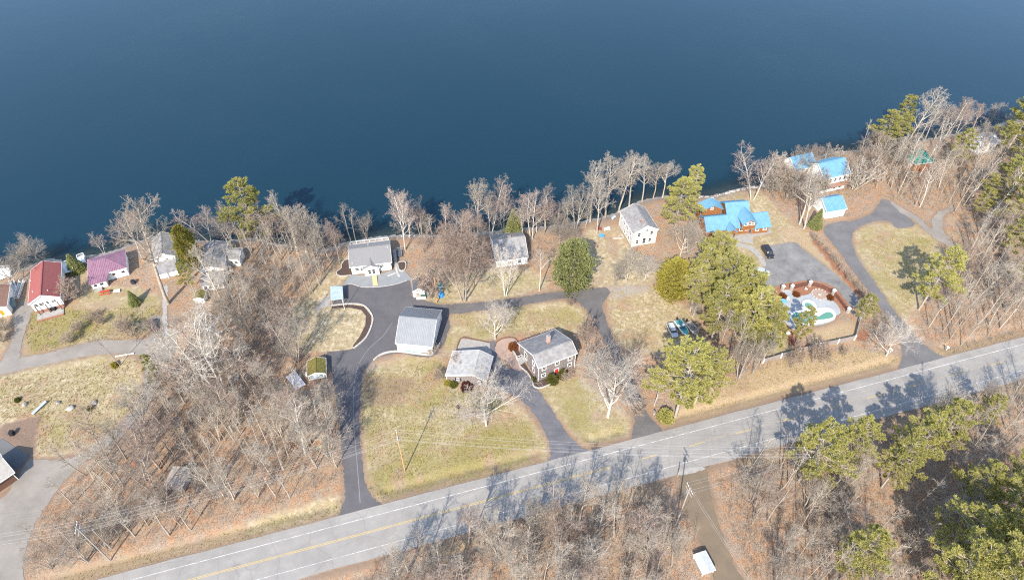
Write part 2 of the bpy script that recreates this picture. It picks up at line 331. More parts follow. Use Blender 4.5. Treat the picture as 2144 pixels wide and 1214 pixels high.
lawn([(60, 1230), (200, 1180), (500, 1105), (715, 1045), (722, 1075), (500, 1140), (200, 1225)], .05, 'straw')
lawn([(500, 1100), (600, 1070), (715, 1035), (722, 1075), (500, 1140)], .3)
lawn([(1540, 962), (2144, 795), (2144, 812), (1540, 985)], .1, 'straw')
lawn([(760, 1185), (940, 1128), (1270, 1030), (1400, 1000), (1400, 1012), (1270, 1050), (940, 1150)], .1, 'straw')
paint('mulch', z3([(1150, 640), (1175, 640), (1465, 970), (1440, 985), (1300, 830)], 1300, 280, 2.89), 1, 1, rag=.3)
paint('mulch', z3([(300, 400), (450, 290), (620, 240), (830, 220), (1000, 230), (1200, 270), (1400, 370), (1620, 580), (1580, 760), (1480, 740), (1420, 620), (1240, 520), (1000, 560), (700, 500), (560, 400), (480, 540), (320, 560)], 1580, 560, 8.246), 1, 1, rag=.3)
paint('mulch', z3([(430, 1000), (560, 960), (720, 1100), (720, 1212), (830, 1450), (760, 1450), (600, 1300)], 1580, 560, 8.246), 1, 1, rag=.3)
paint('mulch', z3([(1570, 130), (1600, 20), (1760, 0), (1770, 130), (1680, 160)], 1540, 690, 6.306), 1, 1, rag=.3)
paint('mulch', z3([(840, 260), (870, 170), (960, 150), (1010, 215)], 1540, 690, 6.306), 1, 1, rag=.3)
for P_, k, a in ((SOIL_PATCH, 'soil', 1), (GRAVEL_BLUE, 'gravel', 1)): paint(k, P_, a, 1, rag=.25)
paint('gravel', [(0, 1120), (60, 1100), (45, 1214), (0, 1214)], .5); paint('gravel', z3([(1110, 870), (1360, 850), (1420, 880), (1300, 920), (1130, 940)], 880, 300, 2.89), .7)
edge = blur(paved, 3); cov['soil'] = np.maximum(cov['soil'], ss(.05, .4, edge) * (.35 + .5 * fbm(X, Y, 4, 5)))
rs = ss(3.6, 1.9, o_) * ss(1.2, 1.9, o_) + ss(-10.5, -8.2, o_) * ss(-7.4, -8.1, o_); cov['soil'] = np.maximum(cov['soil'], rs * .8)
cov['soil'] = np.maximum(cov['soil'], ss(.5, .9, ditch) * .6 * (o_ > 0))
cov['gravel'] = np.maximum(cov['gravel'], ss(3.4, .2, sd) * (.25 + .8 * fbm(X, Y, 7, 31))); cov['soil'] = np.maximum(cov['soil'], ss(7, 3, sd) * .4)
ny, nx = X.shape; idx = np.arange(nx * ny).reshape(ny, nx)
Fq = np.stack([idx[:-1, :-1], idx[:-1, 1:], idx[1:, 1:], idx[1:, :-1]], -1).reshape(-1, 4)

GROUND, t, b = nodes('ground_cover'); b.inputs['Roughness'].default_value = .95; b.inputs['Specular IOR Level'].default_value = .1
pos = t.nodes.new('ShaderNodeNewGeometry').outputs['Position']
def attr(n):
    a = t.nodes.new('ShaderNodeAttribute'); a.attribute_name = n; s = t.nodes.new('ShaderNodeSeparateColor'); t.links.new(a.outputs['Color'], s.inputs[0]); return s.outputs
a1, a2 = attr('cover_a'), attr('cover_b')
nb = noise(t, pos, .16, 5, .65); nm = noise(t, pos, .9, 6, .7); nf = noise(t, pos, 3.6, 4, .75); nff = noise(t, pos, 8.0, 2, .7)
leaf = ramp(t, nm, [(.28, (.125, .088, .064)), (.42, (.27, .19, .125)), (.55, (.31, .24, .17)), (.72, (.35, .205, .11))])
leaf = mix(t, math_(t, 'MULTIPLY', ramp(t, nb, [(.4, (0, 0, 0)), (.6, (1, 1, 1))]), .5), leaf, (.235, .20, .17))
leaf = mix(t, ramp(t, noise(t, pos, .38, 5, .7), [(.46, (0, 0, 0)), (.60, (.85, .85, .85))]), leaf, (.36, .19, .095)); leaf = mix(t, ramp(t, nf, [(.46, (0, 0, 0)), (.62, (.9, .9, .9))]), leaf, (.095, .06, .042))
leaf = mix(t, ramp(t, nff, [(.54, (0, 0, 0)), (.66, (.9, .9, .9))]), leaf, (.46, .37, .275))
tan = ramp(t, nm, [(.3, (.225, .18, .11)), (.5, (.33, .27, .17)), (.7, (.45, .385, .27))])
grn = ramp(t, nf, [(.3, (.13, .12, .03)), (.5, (.21, .188, .06)), (.7, (.30, .262, .11))])
gsel = math_(t, 'ADD', a2[0], math_(t, 'MULTIPLY', math_(t, 'ADD', math_(t, 'MULTIPLY', nb, .8), math_(t, 'MULTIPLY', nm, .3)), 1.5)); gsel = ramp(t, math_(t, 'SUBTRACT', gsel, .88), [(.18, (0, 0, 0)), (.62, (.9, .9, .9))])
tan = mix(t, ramp(t, noise(t, pos, .45, 4, .7), [(.5, (0, 0, 0)), (.68, (.75, .75, .75))]), tan, (.50, .44, .32)); lawnc = mix(t, gsel, tan, grn); lawnc = mix(t, ramp(t, nf, [(.40, (.45, .45, .45)), (.55, (0, 0, 0))]), lawnc, (.20, .155, .075))
lawnc = mix(t, ramp(t, noise(t, pos, .3, 6, .75), [(.56, (0, 0, 0)), (.68, (.65, .65, .65))]), lawnc, (.235, .175, .105)); straw = ramp(t, nf, [(.3, (.20, .15, .09)), (.5, (.34, .26, .16)), (.68, (.46, .38, .25))])
straw = mix(t, math_(t, 'MULTIPLY', nb, .35), straw, (.28, .18, .10))
soil = ramp(t, nf, [(.3, (.13, .09, .065)), (.7, (.24, .175, .13))])
mul = ramp(t, nf, [(.3, (.18, .08, .05)), (.7, (.32, .165, .10))])
grv = ramp(t, nff, [(.3, (.17, .165, .155)), (.7, (.42, .40, .37))])
c = mix(t, a1[0], leaf, lawnc); c = mix(t, a1[1], c, straw); c = mix(t, a1[2], c, soil); c = mix(t, a2[1], c, mul); c = mix(t, a2[2], c, grv)
t.links.new(c, b.inputs['Base Color'])
bp = t.nodes.new('ShaderNodeBump'); bp.inputs['Strength'].default_value = .6; bp.inputs['Distance'].default_value = .08
t.links.new(math_(t, 'ADD', nf, nff), bp.inputs['Height']); t.links.new(bp.outputs[0], b.inputs['Normal'])
me = np_mesh('ground', np.stack([X, Y, Z], -1).reshape(-1, 3), Fq, GROUND, True)
for nme, ks in (('cover_a', ('lawn', 'straw', 'soil')), ('cover_b', ('green', 'mulch', 'gravel'))):
    at = me.attributes.new(nme, 'FLOAT_COLOR', 'POINT'); d = np.ones((nx * ny, 4), np.float32)
    for i, k in enumerate(ks): d[:, i] = np.clip(cov[k], 0, 1).ravel()
    at.data.foreach_set('color', d.ravel())
tag(link('ground', me), 'dry lawns and leaf strewn ground on the lake shore', None, None, 'structure')

# ---- lake
LAKE, t, b = nodes('lake_water'); b.inputs['Base Color'].default_value = (.0055, .0255, .0405, 1); b.inputs['Roughness'].default_value = .08; b.inputs['IOR'].default_value = 1.33
pos = t.nodes.new('ShaderNodeNewGeometry').outputs['Position']
nw = math_(t, 'ADD', noise(t, pos, .9, 3, .6), math_(t, 'MULTIPLY', noise(t, pos, .06, 4, .6), 3.0))
bp = t.nodes.new('ShaderNodeBump'); bp.inputs['Strength'].default_value = .16; bp.inputs['Distance'].default_value = .1; t.links.new(nw, bp.inputs['Height']); t.links.new(bp.outputs[0], b.inputs['Normal'])
t.links.new(ramp(t, noise(t, pos, .012, 5, .6), [(.35, (.05, .05, .05)), (.65, (.22, .22, .22))]), b.inputs['Roughness']); tr = t.nodes.new('ShaderNodeBsdfTransparent'); tr.inputs[0].default_value = (.55, .62, .6, 1)
at = t.nodes.new('ShaderNodeAttribute'); at.attribute_name = 'depth'
mx = t.nodes.new('ShaderNodeMixShader'); t.links.new(at.outputs['Fac'], mx.inputs[0]); t.links.new(tr.outputs[0], mx.inputs[1]); t.links.new(b.outputs[0], mx.inputs[2])
t.links.new(mx.outputs[0], t.nodes['Material Output'].inputs['Surface'])
wx = np.concatenate([-np.geomspace(5500, 30, 8) - 230, np.arange(-225, 236, 3.0), np.geomspace(30, 5500, 8) + 240]); wy = np.concatenate([np.arange(88, 262, 3.0), np.geomspace(20, 7000, 14) + 262])
WX, WY = np.meshgrid(wx, wy); wp = np.stack([WX.ravel(), WY.ravel()], 1); wd = np.full(len(wp), 1e12)
for i in range(len(shore)): wd = np.minimum(wd, (wp[:, 0] - shore[i, 0]) ** 2 + (wp[:, 1] - shore[i, 1]) ** 2)
wd = np.sqrt(wd); wi = inside(WX, WY, WATER_POLY).ravel(); wd = np.where(wi, wd, 0)
n1, n0 = WX.shape; ii = np.arange(n0 * n1).reshape(n1, n0); FQ = np.stack([ii[:-1, :-1], ii[:-1, 1:], ii[1:, 1:], ii[1:, :-1]], -1).reshape(-1, 4)
me = np_mesh('lake', np.column_stack([wp, np.full(len(wp), LAKE_Z)]), FQ, LAKE)
at = me.attributes.new('depth', 'FLOAT', 'POINT'); at.data.foreach_set('value', (.35 + .65 * ss(0, 9, wd)).astype(np.float32))
tag(link('lake', me), 'dark blue lake water beyond the shoreline', None, None, 'structure')

# ---- pavements: sheets a few millimetres to centimetres apart
def sheet(name, P_, mat, z, label, kind='structure', px=True, jit=.13, cat=None, smooth=True):
    p = gl(P_) if px else P_
    if smooth: p = spline(p, True, .6, jit)
    o = MB().prism(p, z - .06, z).build(name, mat); return tag(o, label, cat, None, kind)
def pave(name, c, c2, patch=.12, fine=5.0, crack=.0, streak=None):
    m, t, b = nodes(name); b.inputs['Roughness'].default_value = .92; b.inputs['Specular IOR Level'].default_value = .2
    pos = t.nodes.new('ShaderNodeNewGeometry').outputs['Position']
    o = ramp(t, noise(t, pos, patch, 6, .65), [(.32, c2), (.68, c)])
    o = mix(t, math_(t, 'MULTIPLY', noise(t, pos, fine, 3, .7), .35), o, tuple(x * .55 for x in c))
    if streak:
        mp = t.nodes.new('ShaderNodeMapping'); mp.inputs['Rotation'].default_value = (0, 0, -math.atan2(RD[1], RD[0])); t.links.new(pos, mp.inputs[0])
        m2 = t.nodes.new('ShaderNodeMapping'); m2.inputs['Scale'].default_value = (.02, .9, 1); t.links.new(mp.outputs[0], m2.inputs[0])
        o = mix(t, ramp(t, noise(t, m2.outputs[0], 1.0, 3), [(.4, (0, 0, 0)), (.7, (streak,) * 3)]), o, tuple(x * .72 for x in c))
    if crack:
        v = t.nodes.new('ShaderNodeTexVoronoi'); v.feature = 'DISTANCE_TO_EDGE'; v.inputs['Scale'].default_value = .14
        wv = t.nodes.new('ShaderNodeVectorMath'); wv.operation = 'ADD'; nn = t.nodes.new('ShaderNodeTexNoise'); nn.inputs['Scale'].default_value = .6; t.links.new(pos, nn.inputs['Vector'])
        t.links.new(pos, wv.inputs[0]); t.links.new(nn.outputs['Color'], wv.inputs[1]); t.links.new(wv.outputs[0], v.inputs['Vector'])
        o = mix(t, ramp(t, v.outputs['Distance'], [(.004, (crack,) * 3), (.012, (0, 0, 0))]), o, tuple(x * .4 for x in c))
    t.links.new(o, b.inputs['Base Color']); return m
ROADM = pave('worn_highway_asphalt', (.315, .30, .277), (.22, .211, .197), .22, 4, .3, .6)
NEWASPH = pave('dark_fresh_asphalt', (.125, .12, .125), (.085, .083, .088), .18, 4)
OLDASPH = pave('bleached_asphalt', (.24, .235, .225), (.13, .13, .13), .3, 4, .5)
LANEM = pave('gravelly_lane_asphalt', (.145, .135, .13), (.10, .095, .095), .25, 3, .3)
PATHM = pave('grey_gravel_road', (.275, .25, .22), (.195, .178, .155), .2, 3)
DIRTM = pave('dirt_lane', (.20, .155, .105), (.14, .112, .082), .2, 2)
PAVER = pave('grey_pavers', (.25, .265, .27), (.20, .21, .215), .5, 6)
PAVERP = pave('pink_pavers', (.37, .27, .215), (.30, .215, .17), .5, 6)
DECKM = pave('pool_deck_concrete', (.38, .40, .41), (.27, .29, .30), .35, 4)
MULCHD = M('dark_mulch', (.09, .06, .05), .95, (.05, .035, .03), 3, .6)
PAINTW = M('road_paint_white', (.55, .55, .53), .7, (.32, .315, .305), .8, lo=.38, hi=.6)
PAINTY = M('road_paint_yellow', (.52, .36, .10), .7, (.38, .31, .17), 1.2, lo=.35, hi=.6)
ss_ = np.arange(-260, 420, 3.0)
road = MB().prism([rp(s, 1.8 + rng.normal(0, .05)) for s in ss_] + [rp(s, -7.9 + rng.normal(0, .08)) for s in ss_[::-1]], -.05, .05).build('road', ROADM)
tag(road, 'pale two lane highway running across the foreground', None, None, 'structure')
def strip(name, s0, s1, o, wd, mat):
    s = np.arange(s0, s1 + .01, 4.0) if s1 - s0 > 8 else np.array([s0, s1])
    mb = MB(); V = [(*rp(a, o + wd / 2), .057) for a in s] + [(*rp(a, o - wd / 2), .057) for a in s]; n = len(s)
    mb.add(V, [(n + i, n + i + 1, i + 1, i) for i in range(n - 1)]); return mb.build(name, mat, road)
strip('edge_line', -250, 410, 0, .11, PAINTW); strip('edge_line', -250, 410, -6.02, .09, PAINTW)
strip('centre_line', -250, 73, -2.72, .10, PAINTY); strip('centre_line', -250, 73, -2.98, .10, PAINTY)
for k in range(22): strip('centre_dash', 76.5 + k * 10.37, 80.0 + k * 10.37, -2.88, .13, PAINTY)
strip('centre_line', 88, 300, -2.6, .035, PAINTY)
sheet('driveway', MAIN_DRIVE, NEWASPH, .030, 'fresh dark asphalt driveway looping past the grey garage')
sheet('driveway', COL_DRIVE, pave('colonial_drive_asphalt', (.15, .15, .16), (.10, .10, .11), .25, 4, .3), .026, 'dark asphalt driveway between the shingled garage and the house with the red door')
sheet('lane', LANE, LANEM, .022, 'gravelly grey lane curving behind the house with the red door')
sheet('parking_pad', PARK, OLDASPH, .030, 'bleached asphalt parking area in front of the blue roofed log house')
sheet('driveway', EAST_DRIVE, pave('east_drive_asphalt', (.17, .165, .165), (.115, .113, .115), .2, 4), .028, 'long asphalt driveway climbing to the blue roofed garage')
sheet('path', EAST_PATH, PATHM, .036, 'narrow grey gravel road winding into the eastern wood')
sheet('lane', WEST_ROAD, PATHM, .026, 'worn grey lane serving the cottages at the western edge')
sheet('path', H4_PATH, CONCRETE, .034, 'straight pale path up to the grey roofed cottage')
sheet('driveway', RED_DRIVE, PATHM, .034, 'pale gravel drive beside the red roofed cottage')
sheet('lane', SOUTH_LANE, DIRTM, .030, 'brown dirt lane leaving the highway to the south')
sheet('pad', DARK_PAD, pave('dark_pad_asphalt', (.16, .16, .16), (.11, .11, .11)), .036, 'small dark asphalt pad beside the bare soil patch', jit=.03)  # small drive in its own dark grey asphalt
sheet('patio', PAVERS_C, PAVER, .044, 'blue grey paver terrace in front of the central lake house', jit=.02, smooth=False)
sheet('patio', PAVERS_P, PAVERP, .046, 'pinkish paver turning circle beside the house with the red door', jit=.02)
sheet('pad', GAR_PAD, CONCRETE, .024, 'cracked grey concrete pad behind the shingled garage', jit=.02, smooth=False)
isl = sheet('lawn', ISLAND, GROUND, .075, 'dry teardrop lawn island inside the asphalt loop', jit=.02)
for nme, v in (('cover_a', (1, 0, 0, 1)), ('cover_b', (.12, 0, 0, 1))):
    at = isl.data.attributes.new(nme, 'FLOAT_COLOR', 'POINT'); at.data.foreach_set('color', np.tile(np.array(v, np.float32), len(isl.data.vertices)))
sheet('flower_bed', BED_ISL, MULCHD, .095, 'dark mulch band along the rim of the lawn island', jit=.02, smooth=False)
sheet('flower_bed', BED_C, MULCHD, .06, 'dark mulch bed against the side of the central lake house', jit=.02)
sheet('flower_bed', BED_COL, MULCHD, .05, 'brown planting bed wrapping the corner of the house with the red door', jit=.02, smooth=False)
sheet('patio', POOLDECK, DECKM, .05, 'pale grey concrete deck around the kidney shaped pool', jit=.02)
sheet('path', LOGPATH, CONCRETE, .05, 'curved concrete walk from the parking area to the log house', jit=.02)
sheet('patio', LOGPATIO, CONCRETE, .044, 'concrete apron along the front of the log house', jit=.02, smooth=False)
sheet('path', SHOREPATH, CONCRETE, .03, 'short pale walk down to the rocky shore', jit=.02)
sheet('pad', z3([(1740, 440), (1800, 400), (1915, 395), (1920, 412), (1770, 450)], 900, 860, 3.35), CONCRETE, .058, 'pale concrete apron where the dirt lane meets the highway', jit=.06)

# ================================================================== buildings
def roofz(w, d, h1, h2, hr, r, y): return h1 + (hr - h1) * y / (r * d) if y <= r * d else h2 + (hr - h2) * (d - y) / ((1 - r) * d)
def opening(root, q, o, side, s, z, ww, hh, mat=None, name='window', fm=None):
    """window or door standing proud of a wall; s along that wall from its low-coordinate end"""
    w, d = q[3], q[4]; fm = fm or TRIM; mat = mat or GLASS
    def T(a, out, zz):       # a along wall, out of wall, height
        if side == 'F': p = (a - w / 2, o - out - d / 2)
        elif side == 'K': p = (a - w / 2, d - o + out - d / 2)
        elif side == 'L': p = (o - out - w / 2, a - d / 2)
        else: p = (w - o + out - w / 2, a - d / 2)
        return (*p, zz)
    def bx(mb, a0, a1, z0, z1, t0, t1):
        P = [T(a, t, zz) for t in (t0, t1) for a, zz in ((a0, z0), (a1, z0), (a1, z1), (a0, z1))]
        mb.add(P, [(0, 1, 2, 3), (7, 6, 5, 4), (1, 0, 4, 5), (2, 1, 5, 6), (3, 2, 6, 7), (0, 3, 7, 4)])
    f = MB(); e = .13; a0, a1, z0, z1 = s - ww / 2, s + ww / 2, z - hh / 2, z + hh / 2
    bx(f, a0 - e, a1 + e, z1, z1 + e, -.01, .07); bx(f, a0 - e, a1 + e, z0 - e, z0, -.01, .09); bx(f, a0 - e, a0, z0, z1, -.01, .07); bx(f, a1, a1 + e, z0, z1, -.01, .07)
    if name == 'window': bx(f, a0, a1, z - .03, z + .03, .0, .05)
    fo = f.build(name, fm, root); p = MB(); bx(p, a0, a1, z0, z1, -.01, .03); p.build('pane' if name == 'window' else 'leaf', mat, fo); return fo
def gable(q, wallm, roofm, root=None, name=None, label=None, cat='house', o=.4, seam=0, wins=(), doors=(), chim=(), trim=TRIM, base=0.0, z0=0.0, hip=False, minh=(0, 0, 0), found=None):
    """gabled block from surveyed (x, y, heading, length, depth, eave, eave, ridge, ridge position)"""
    x, y, th, w, d, h1, h2, hr, r = q; x, y, w, d, h1, h2, hr = (v * K for v in (x, y, w, d, h1, h2, hr))
    h1, h2, hr = max(h1, minh[0]), max(h2, minh[1]), max(hr, minh[2]); q = (x, y, th, w, d, h1, h2, hr, r)
    if root is None:
        root = empty(name, (x, y, 0), R(th)); tag(root, label, cat); holder = root
        off = None
    else:
        # block attached to an existing house: transform handled by a matrix relative to the root
        off = Matrix.Translation((x, y, 0)) @ Matrix.Rotation(R(th), 4, 'Z'); off = (Matrix.Translation(root.location) @ Matrix.Rotation(root.rotation_euler.z, 4, 'Z')).inverted() @ off
    made = []
    rz = lambda yy: roofz(w, d, h1, h2, hr, r, yy)
    X0, X1 = -w / 2 + o, w / 2 - o; yy = [o, r * d, d - o]; tk = .16
    zz = [rz(a) - tk - .01 for a in yy]; wl = MB(); ys = [a - d / 2 for a in yy]
    prof = [(ys[0], base), (ys[2], base), (ys[2], zz[2]), (ys[1], zz[1]), (ys[0], zz[0])]
    wl.add([(X0, a, c) for a, c in prof] + [(X1, a, c) for a, c in prof], [(0, 1, 2, 3, 4)[::-1], (5, 6, 7, 8, 9)] + [(i, (i + 1) % 5, 5 + (i + 1) % 5, 5 + i) for i in range(5)])
    made.append(wl.build('wall', wallm, root))
    if found:
        fb = MB().box(X0 + .08, X1 - .08, ys[0] + .08, ys[2] - .08, -.05, base + .02).build('foundation', found, root); made.append(fb)
    e0, e1 = -w / 2, w / 2; yr = r * d - d / 2; rm = MB()
    rm.slab([(e0, -d / 2, h1), (e1, -d / 2, h1), (e1, yr, hr), (e0, yr, hr)], tk); rm.slab([(e0, yr, hr), (e1, yr, hr), (e1, d / 2, h2), (e0, d / 2, h2)], tk)
    ro = rm.build('roof', roofm, root); made.append(ro)
    MB().beam((e0 - .01, yr, hr + .02), (e1 + .01, yr, hr + .02), .28, .08).build('ridge_cap', roofm, ro)
    if seam:
        sm = MB(); n = int(w / seam)
        for i in range(n + 1):
            xx = e0 + .03 + i * (w - .06) / n
            sm.beam((xx, -d / 2 + .02, h1 + .03), (xx, yr - .1, hr + .03 - .1 * (hr - h1) / (r * d)), .05, .07)
            sm.beam((xx, yr + .1, hr + .03 - .1 * (hr - h2) / ((1 - r) * d)), (xx, d / 2 - .02, h2 + .03), .05, .07)
        tag(sm.build('standing_seam', roofm, ro), kind='stuff')
    if trim:
        tm = MB()
        for xx in (e0, e1):
            sg = -1 if xx == e0 else 1; k = xx + sg * .025
            tm.beam((k, -d / 2, h1 - .12), (k, yr, hr - .12), .05, .26); tm.beam((k, yr, hr - .12), (k, d / 2, h2 - .12), .05, .26)
        for sy, h in ((-1, h1), (1, h2)): tm.beam((e0, sy * (d / 2 + .025), h - .11), (e1, sy * (d / 2 + .025), h - .11), .05, .2)
        for xx in (X0, X1):
            for a, zt in ((ys[0], zz[0]), (ys[2], zz[2])): tm.box(xx - .06, xx + .06, a - .06, a + .06, base + .002, zt - .03)
        made.append(tm.build('trim', trim, root))
    for wn in wins: made.append(opening(root, q, o, *wn))
    for dn in doors: made.append(opening(root, q, o, dn[0], dn[1], dn[2], dn[3], dn[4], dn[5], 'door'))
    for cx_, cy_, ch, cm in chim:
        zb = rz(cy_) - .5; c = MB().box(cx_ - w / 2 - .42, cx_ - w / 2 + .42, cy_ - d / 2 - .36, cy_ - d / 2 + .36, zb, hr + ch); cc = c.build('chimney', cm, root); made.append(cc)
        MB().box(cx_ - w / 2 - .5, cx_ - w / 2 + .5, cy_ - d / 2 - .44, cy_ - d / 2 + .44, hr + ch, hr + ch + .14).build('chimney_cap', CONCRETE, cc)
        MB().tube((cx_ - w / 2, cy_ - d / 2, hr + ch + .1), (cx_ - w / 2, cy_ - d / 2, hr + ch + .45), .15, .15, 8).build('flue', BRICK, cc)
    if off is not None:
        for m_ in made: m_.matrix_local = off
    root['wd'] = (w, d); return root, q
def local(root, x, y): return root.location.x + math.cos(root.rotation_euler.z) * x - math.sin(root.rotation_euler.z) * y, root.location.y + math.sin(root.rotation_euler.z) * x + math.cos(root.rotation_euler.z) * y
def vents(root, q, lst, mat=TRIM):
    x, y, th, w, d, h1, h2, hr, r = q
    for vx, vy in lst:
        z = roofz(w, d, h1, h2, hr, r, vy); MB().tube((vx - w / 2, vy - d / 2, z - .1), (vx - w / 2, vy - d / 2, z + .5), .07, .07, 8).build('vent_pipe', mat, root)
def rail(parent, pts, h, mat, gap=.28, name='railing', z=0.0, post=.11):
    """posts, two rails and balusters along a polyline of local points"""
    mb = MB()
    for a, b2 in zip(pts[:-1], pts[1:]):
        a, b2 = Vector((*a, z)), Vector((*b2, z)); L = (b2 - a).length; n = max(1, round(L / 1.9))
        mb.beam(a + Vector((0, 0, h)), b2 + Vector((0, 0, h)), .1, .07); mb.beam(a + Vector((0, 0, .15)), b2 + Vector((0, 0, .15)), .06, .06)
        for i in range(n + 1):
            p = a.lerp(b2, i / n); mb.box(p.x - post / 2, p.x + post / 2, p.y - post / 2, p.y + post / 2, z, z + h + .12)
        m = int(L / gap)
        for i in range(1, m):
            p = a.lerp(b2, i / m); mb.box(p.x - .025, p.x + .025, p.y - .025, p.y + .025, z + .12, z + h)
    return mb.build(name, mat, parent)

# --- central lake house: long grey roof, gabled porch, lake side deck
HC = (-35.65, 125.55, 10.56, 10.4, 8.14, 3.05, 3.2, 4.25, .65)
PALE = M('pale_grey_clapboard', (.66, .66, .64), .7, (.58, .58, .57), 2)
ctr, q = gable(HC, PALE, SHINGLE, None, 'lake_house', 'grey roofed white lake house with gabled front porch and white railed deck', 'house',
               wins=[('F', 1.9, 1.95, 1.0, 1.0), ('F', 3.2, 1.95, .8, 1.0), ('F', 8.9, 2.2, .9, .9), ('R', 5, 2.0, 1.0, 1.0)], found=CONCRETE, base=.35)
vents(ctr, q, [(5.6, 7.3), (11.0, 5.1), (.9, 1.2)])
BUMP = (-35.07, 122.43, 101.13, 3.52, 4.02, 2.55, 2.55, 3.5, .5)
gable(BUMP, WHITE, SHINGLE, ctr, o=.3, wins=[('L', 1.75, 1.5, .75, 1.6), ('L', 2.9, 1.5, .75, 1.6)])
w_, d_ = q[3], q[4]
MB().box(-w_ / 2 + .3, w_ / 2 - .3, d_ / 2 + .05, d_ / 2 + 1.6, 2.15, 2.35).build('deck', REDWOOD, ctr)
[MB().box(a - .1, a + .1, d_ / 2 + 1.3, d_ / 2 + 1.5, -.9, 2.14).build('deck_post', REDWOOD, ctr) for a in (-w_ / 2 + .6, -1.8, 1.8, w_ / 2 - .6)]
rail(ctr, [(-w_ / 2 + .4, d_ / 2 + .3), (-w_ / 2 + .4, d_ / 2 + 1.5), (w_ / 2 - .4, d_ / 2 + 1.5), (w_ / 2 - .4, d_ / 2 + .3)], 1.1, TRIM, z=2.36)
bk = MB(); bk.box(w_ / 2 + .5, w_ / 2 + 1.35, -1.6, 3.4, 0, 1.1); [bk.box(w_ / 2 + .5, w_ / 2 + 1.35, -1.6 - .35 * (i + 1), -1.6 - .35 * i, 0, 1.0 - .2 * i) for i in range(5)]
bk.build('side_steps', CONCRETE, ctr)
MB().box(w_ / 2 + 1.5, w_ / 2 + 2.9, .8, 3.3, .02, .55).build('side_deck', M('dark_blue_grey_decking', (.085, .10, .12), .7), ctr)
rail(ctr, [(w_ / 2 + 1.5, 3.3), (w_ / 2 + 2.9, 3.3), (w_ / 2 + 2.9, .8)], .9, STEEL, z=.55, gap=.5)
# wooden ramp, paving kerb, raised beds
def box_thing(name, label, cat, P_, z0, z1, mat, group=None):
    o = MB().prism(gl(P_), z0, z1).build(name, mat); return tag(o, label, cat, group)
rmp = gl(z3([(640, 785), (708, 785), (722, 912), (650, 918)], 690, 470, 7.14))
ramp_ = empty('wooden_ramp', (*rmp[3], 0)); tag(ramp_, 'new timber ramp leading to the central lake house door', 'ramp')
def quadlerp(p, a, b2): return tuple((p[0][i] * (1 - a) + p[1][i] * a) * (1 - b2) + (p[3][i] * (1 - a) + p[2][i] * a) * b2 for i in (0, 1))
for i in range(9):
    mb = MB(); t0, t1 = i / 9 + .008, (i + 1) / 9 - .008; hz = lambda t_: .55 - .42 * t_
    c4 = [quadlerp(rmp, 0, t0), quadlerp(rmp, 1, t0), quadlerp(rmp, 1, t1), quadlerp(rmp, 0, t1)]
    mb.slab([(c4[k][0] - rmp[3][0], c4[k][1] - rmp[3][1], hz((t0, t0, t1, t1)[k])) for k in (3, 2, 1, 0)], .08); mb.build('plank', NEWWOOD, ramp_)
for s in (.1, .9):
    for tt in (.1, .5, .85):
        p = quadlerp(rmp, s, tt); MB().box(p[0] - rmp[3][0] - .06, p[0] - rmp[3][0] + .06, p[1] - rmp[3][1] - .06, p[1] - rmp[3][1] + .06, .05, .5 - .42 * tt).build('leg', NEWWOOD, ramp_)
def kerb(name, label, P_, wd, z0, z1, mat, closed=False, px=True, cat='edging', stp=.45):
    p = np.array(spline(gl(P_) if px else P_, closed, stp)); 
    if closed: p = np.vstack([p, p[:1]])
    tg = np.gradient(p, axis=0); tg /= np.linalg.norm(tg, axis=1)[:, None] + 1e-9; nn = np.stack([-tg[:, 1], tg[:, 0]], 1) * wd / 2
    mb = MB(); n = len(p); jz = rng.normal(0, min(.02, (z1 - z0) * .05), n)
    V = [(*a, zz + (jz[i] if zz == z1 else 0)) for off, zz in ((1, z0), (1, z1), (-1, z1), (-1, z0)) for i, a in enumerate(p + nn * off)]
    fs = [(k * n + i, k * n + i + 1, ((k + 1) % 4) * n + i + 1, ((k + 1) % 4) * n + i) for k in range(4) for i in range(n - 1)] + [(0, n, 2 * n, 3 * n), (4 * n - 1, 3 * n - 1, 2 * n - 1, n - 1)]
    return tag(mb.add(V, fs).build(name, mat), label, cat)
kerb('stone_edging', 'white stone edging curving round the teardrop lawn island', z3([(850, 868), (960, 858), (1045, 868), (1096, 930), (1092, 990), (1055, 1065), (985, 1126)], 400, 340, 2.89), .42, 0, .3, STONE)
kerb('retaining_wall', 'pale curving kerb wall in front of the big grey garage', z3([(-110, 1180), (-40, 1120), (60, 1080), (200, 1062), (400, 1085), (600, 1108), (670, 1100), (730, 1030), (775, 955)], 800, 570, 6.39), .38, 0, .42, STONE)
kerb('stone_edging', 'thin pale edging round the dark mulch bed of the central lake house', z3([(285, 518), (228, 538), (182, 600), (178, 650), (108, 710), (118, 753), (180, 772), (325, 758)], 690, 470, 7.14), .2, 0, .2, STONE)
kerb('stone_edging', 'thin pale edging between the paver terrace and the asphalt', z3([(1160, 838), (1000, 892), (800, 928), (640, 938), (500, 938), (400, 912), (320, 887), (270, 892)], 690, 470, 7.14), .16, 0, .14, STONE)
kerb('stone_edging', 'cream stone edging around the planting bed of the house with the red door', z3([(1080, 430), (1160, 565), (1205, 690), (1315, 790), (1378, 900), (1415, 995), (1500, 1018), (1600, 988), (1720, 928)], 920, 670, 7.14), .3, 0, .28, STONE)
kerb('stone_edging', 'low timber edging behind the pink paver circle', z3([(835, 400), (855, 335), (925, 288), (1020, 265), (1120, 272), (1180, 335)], 920, 670, 7.14), .18, 0, .22, BROWN)
kerb('timber_edging', 'low dark timber edging behind the shingled garage pad', z3([(248, 478), (330, 272), (540, 297), (750, 340)], 920, 670, 7.14), .2, 0, .2, BROWN)
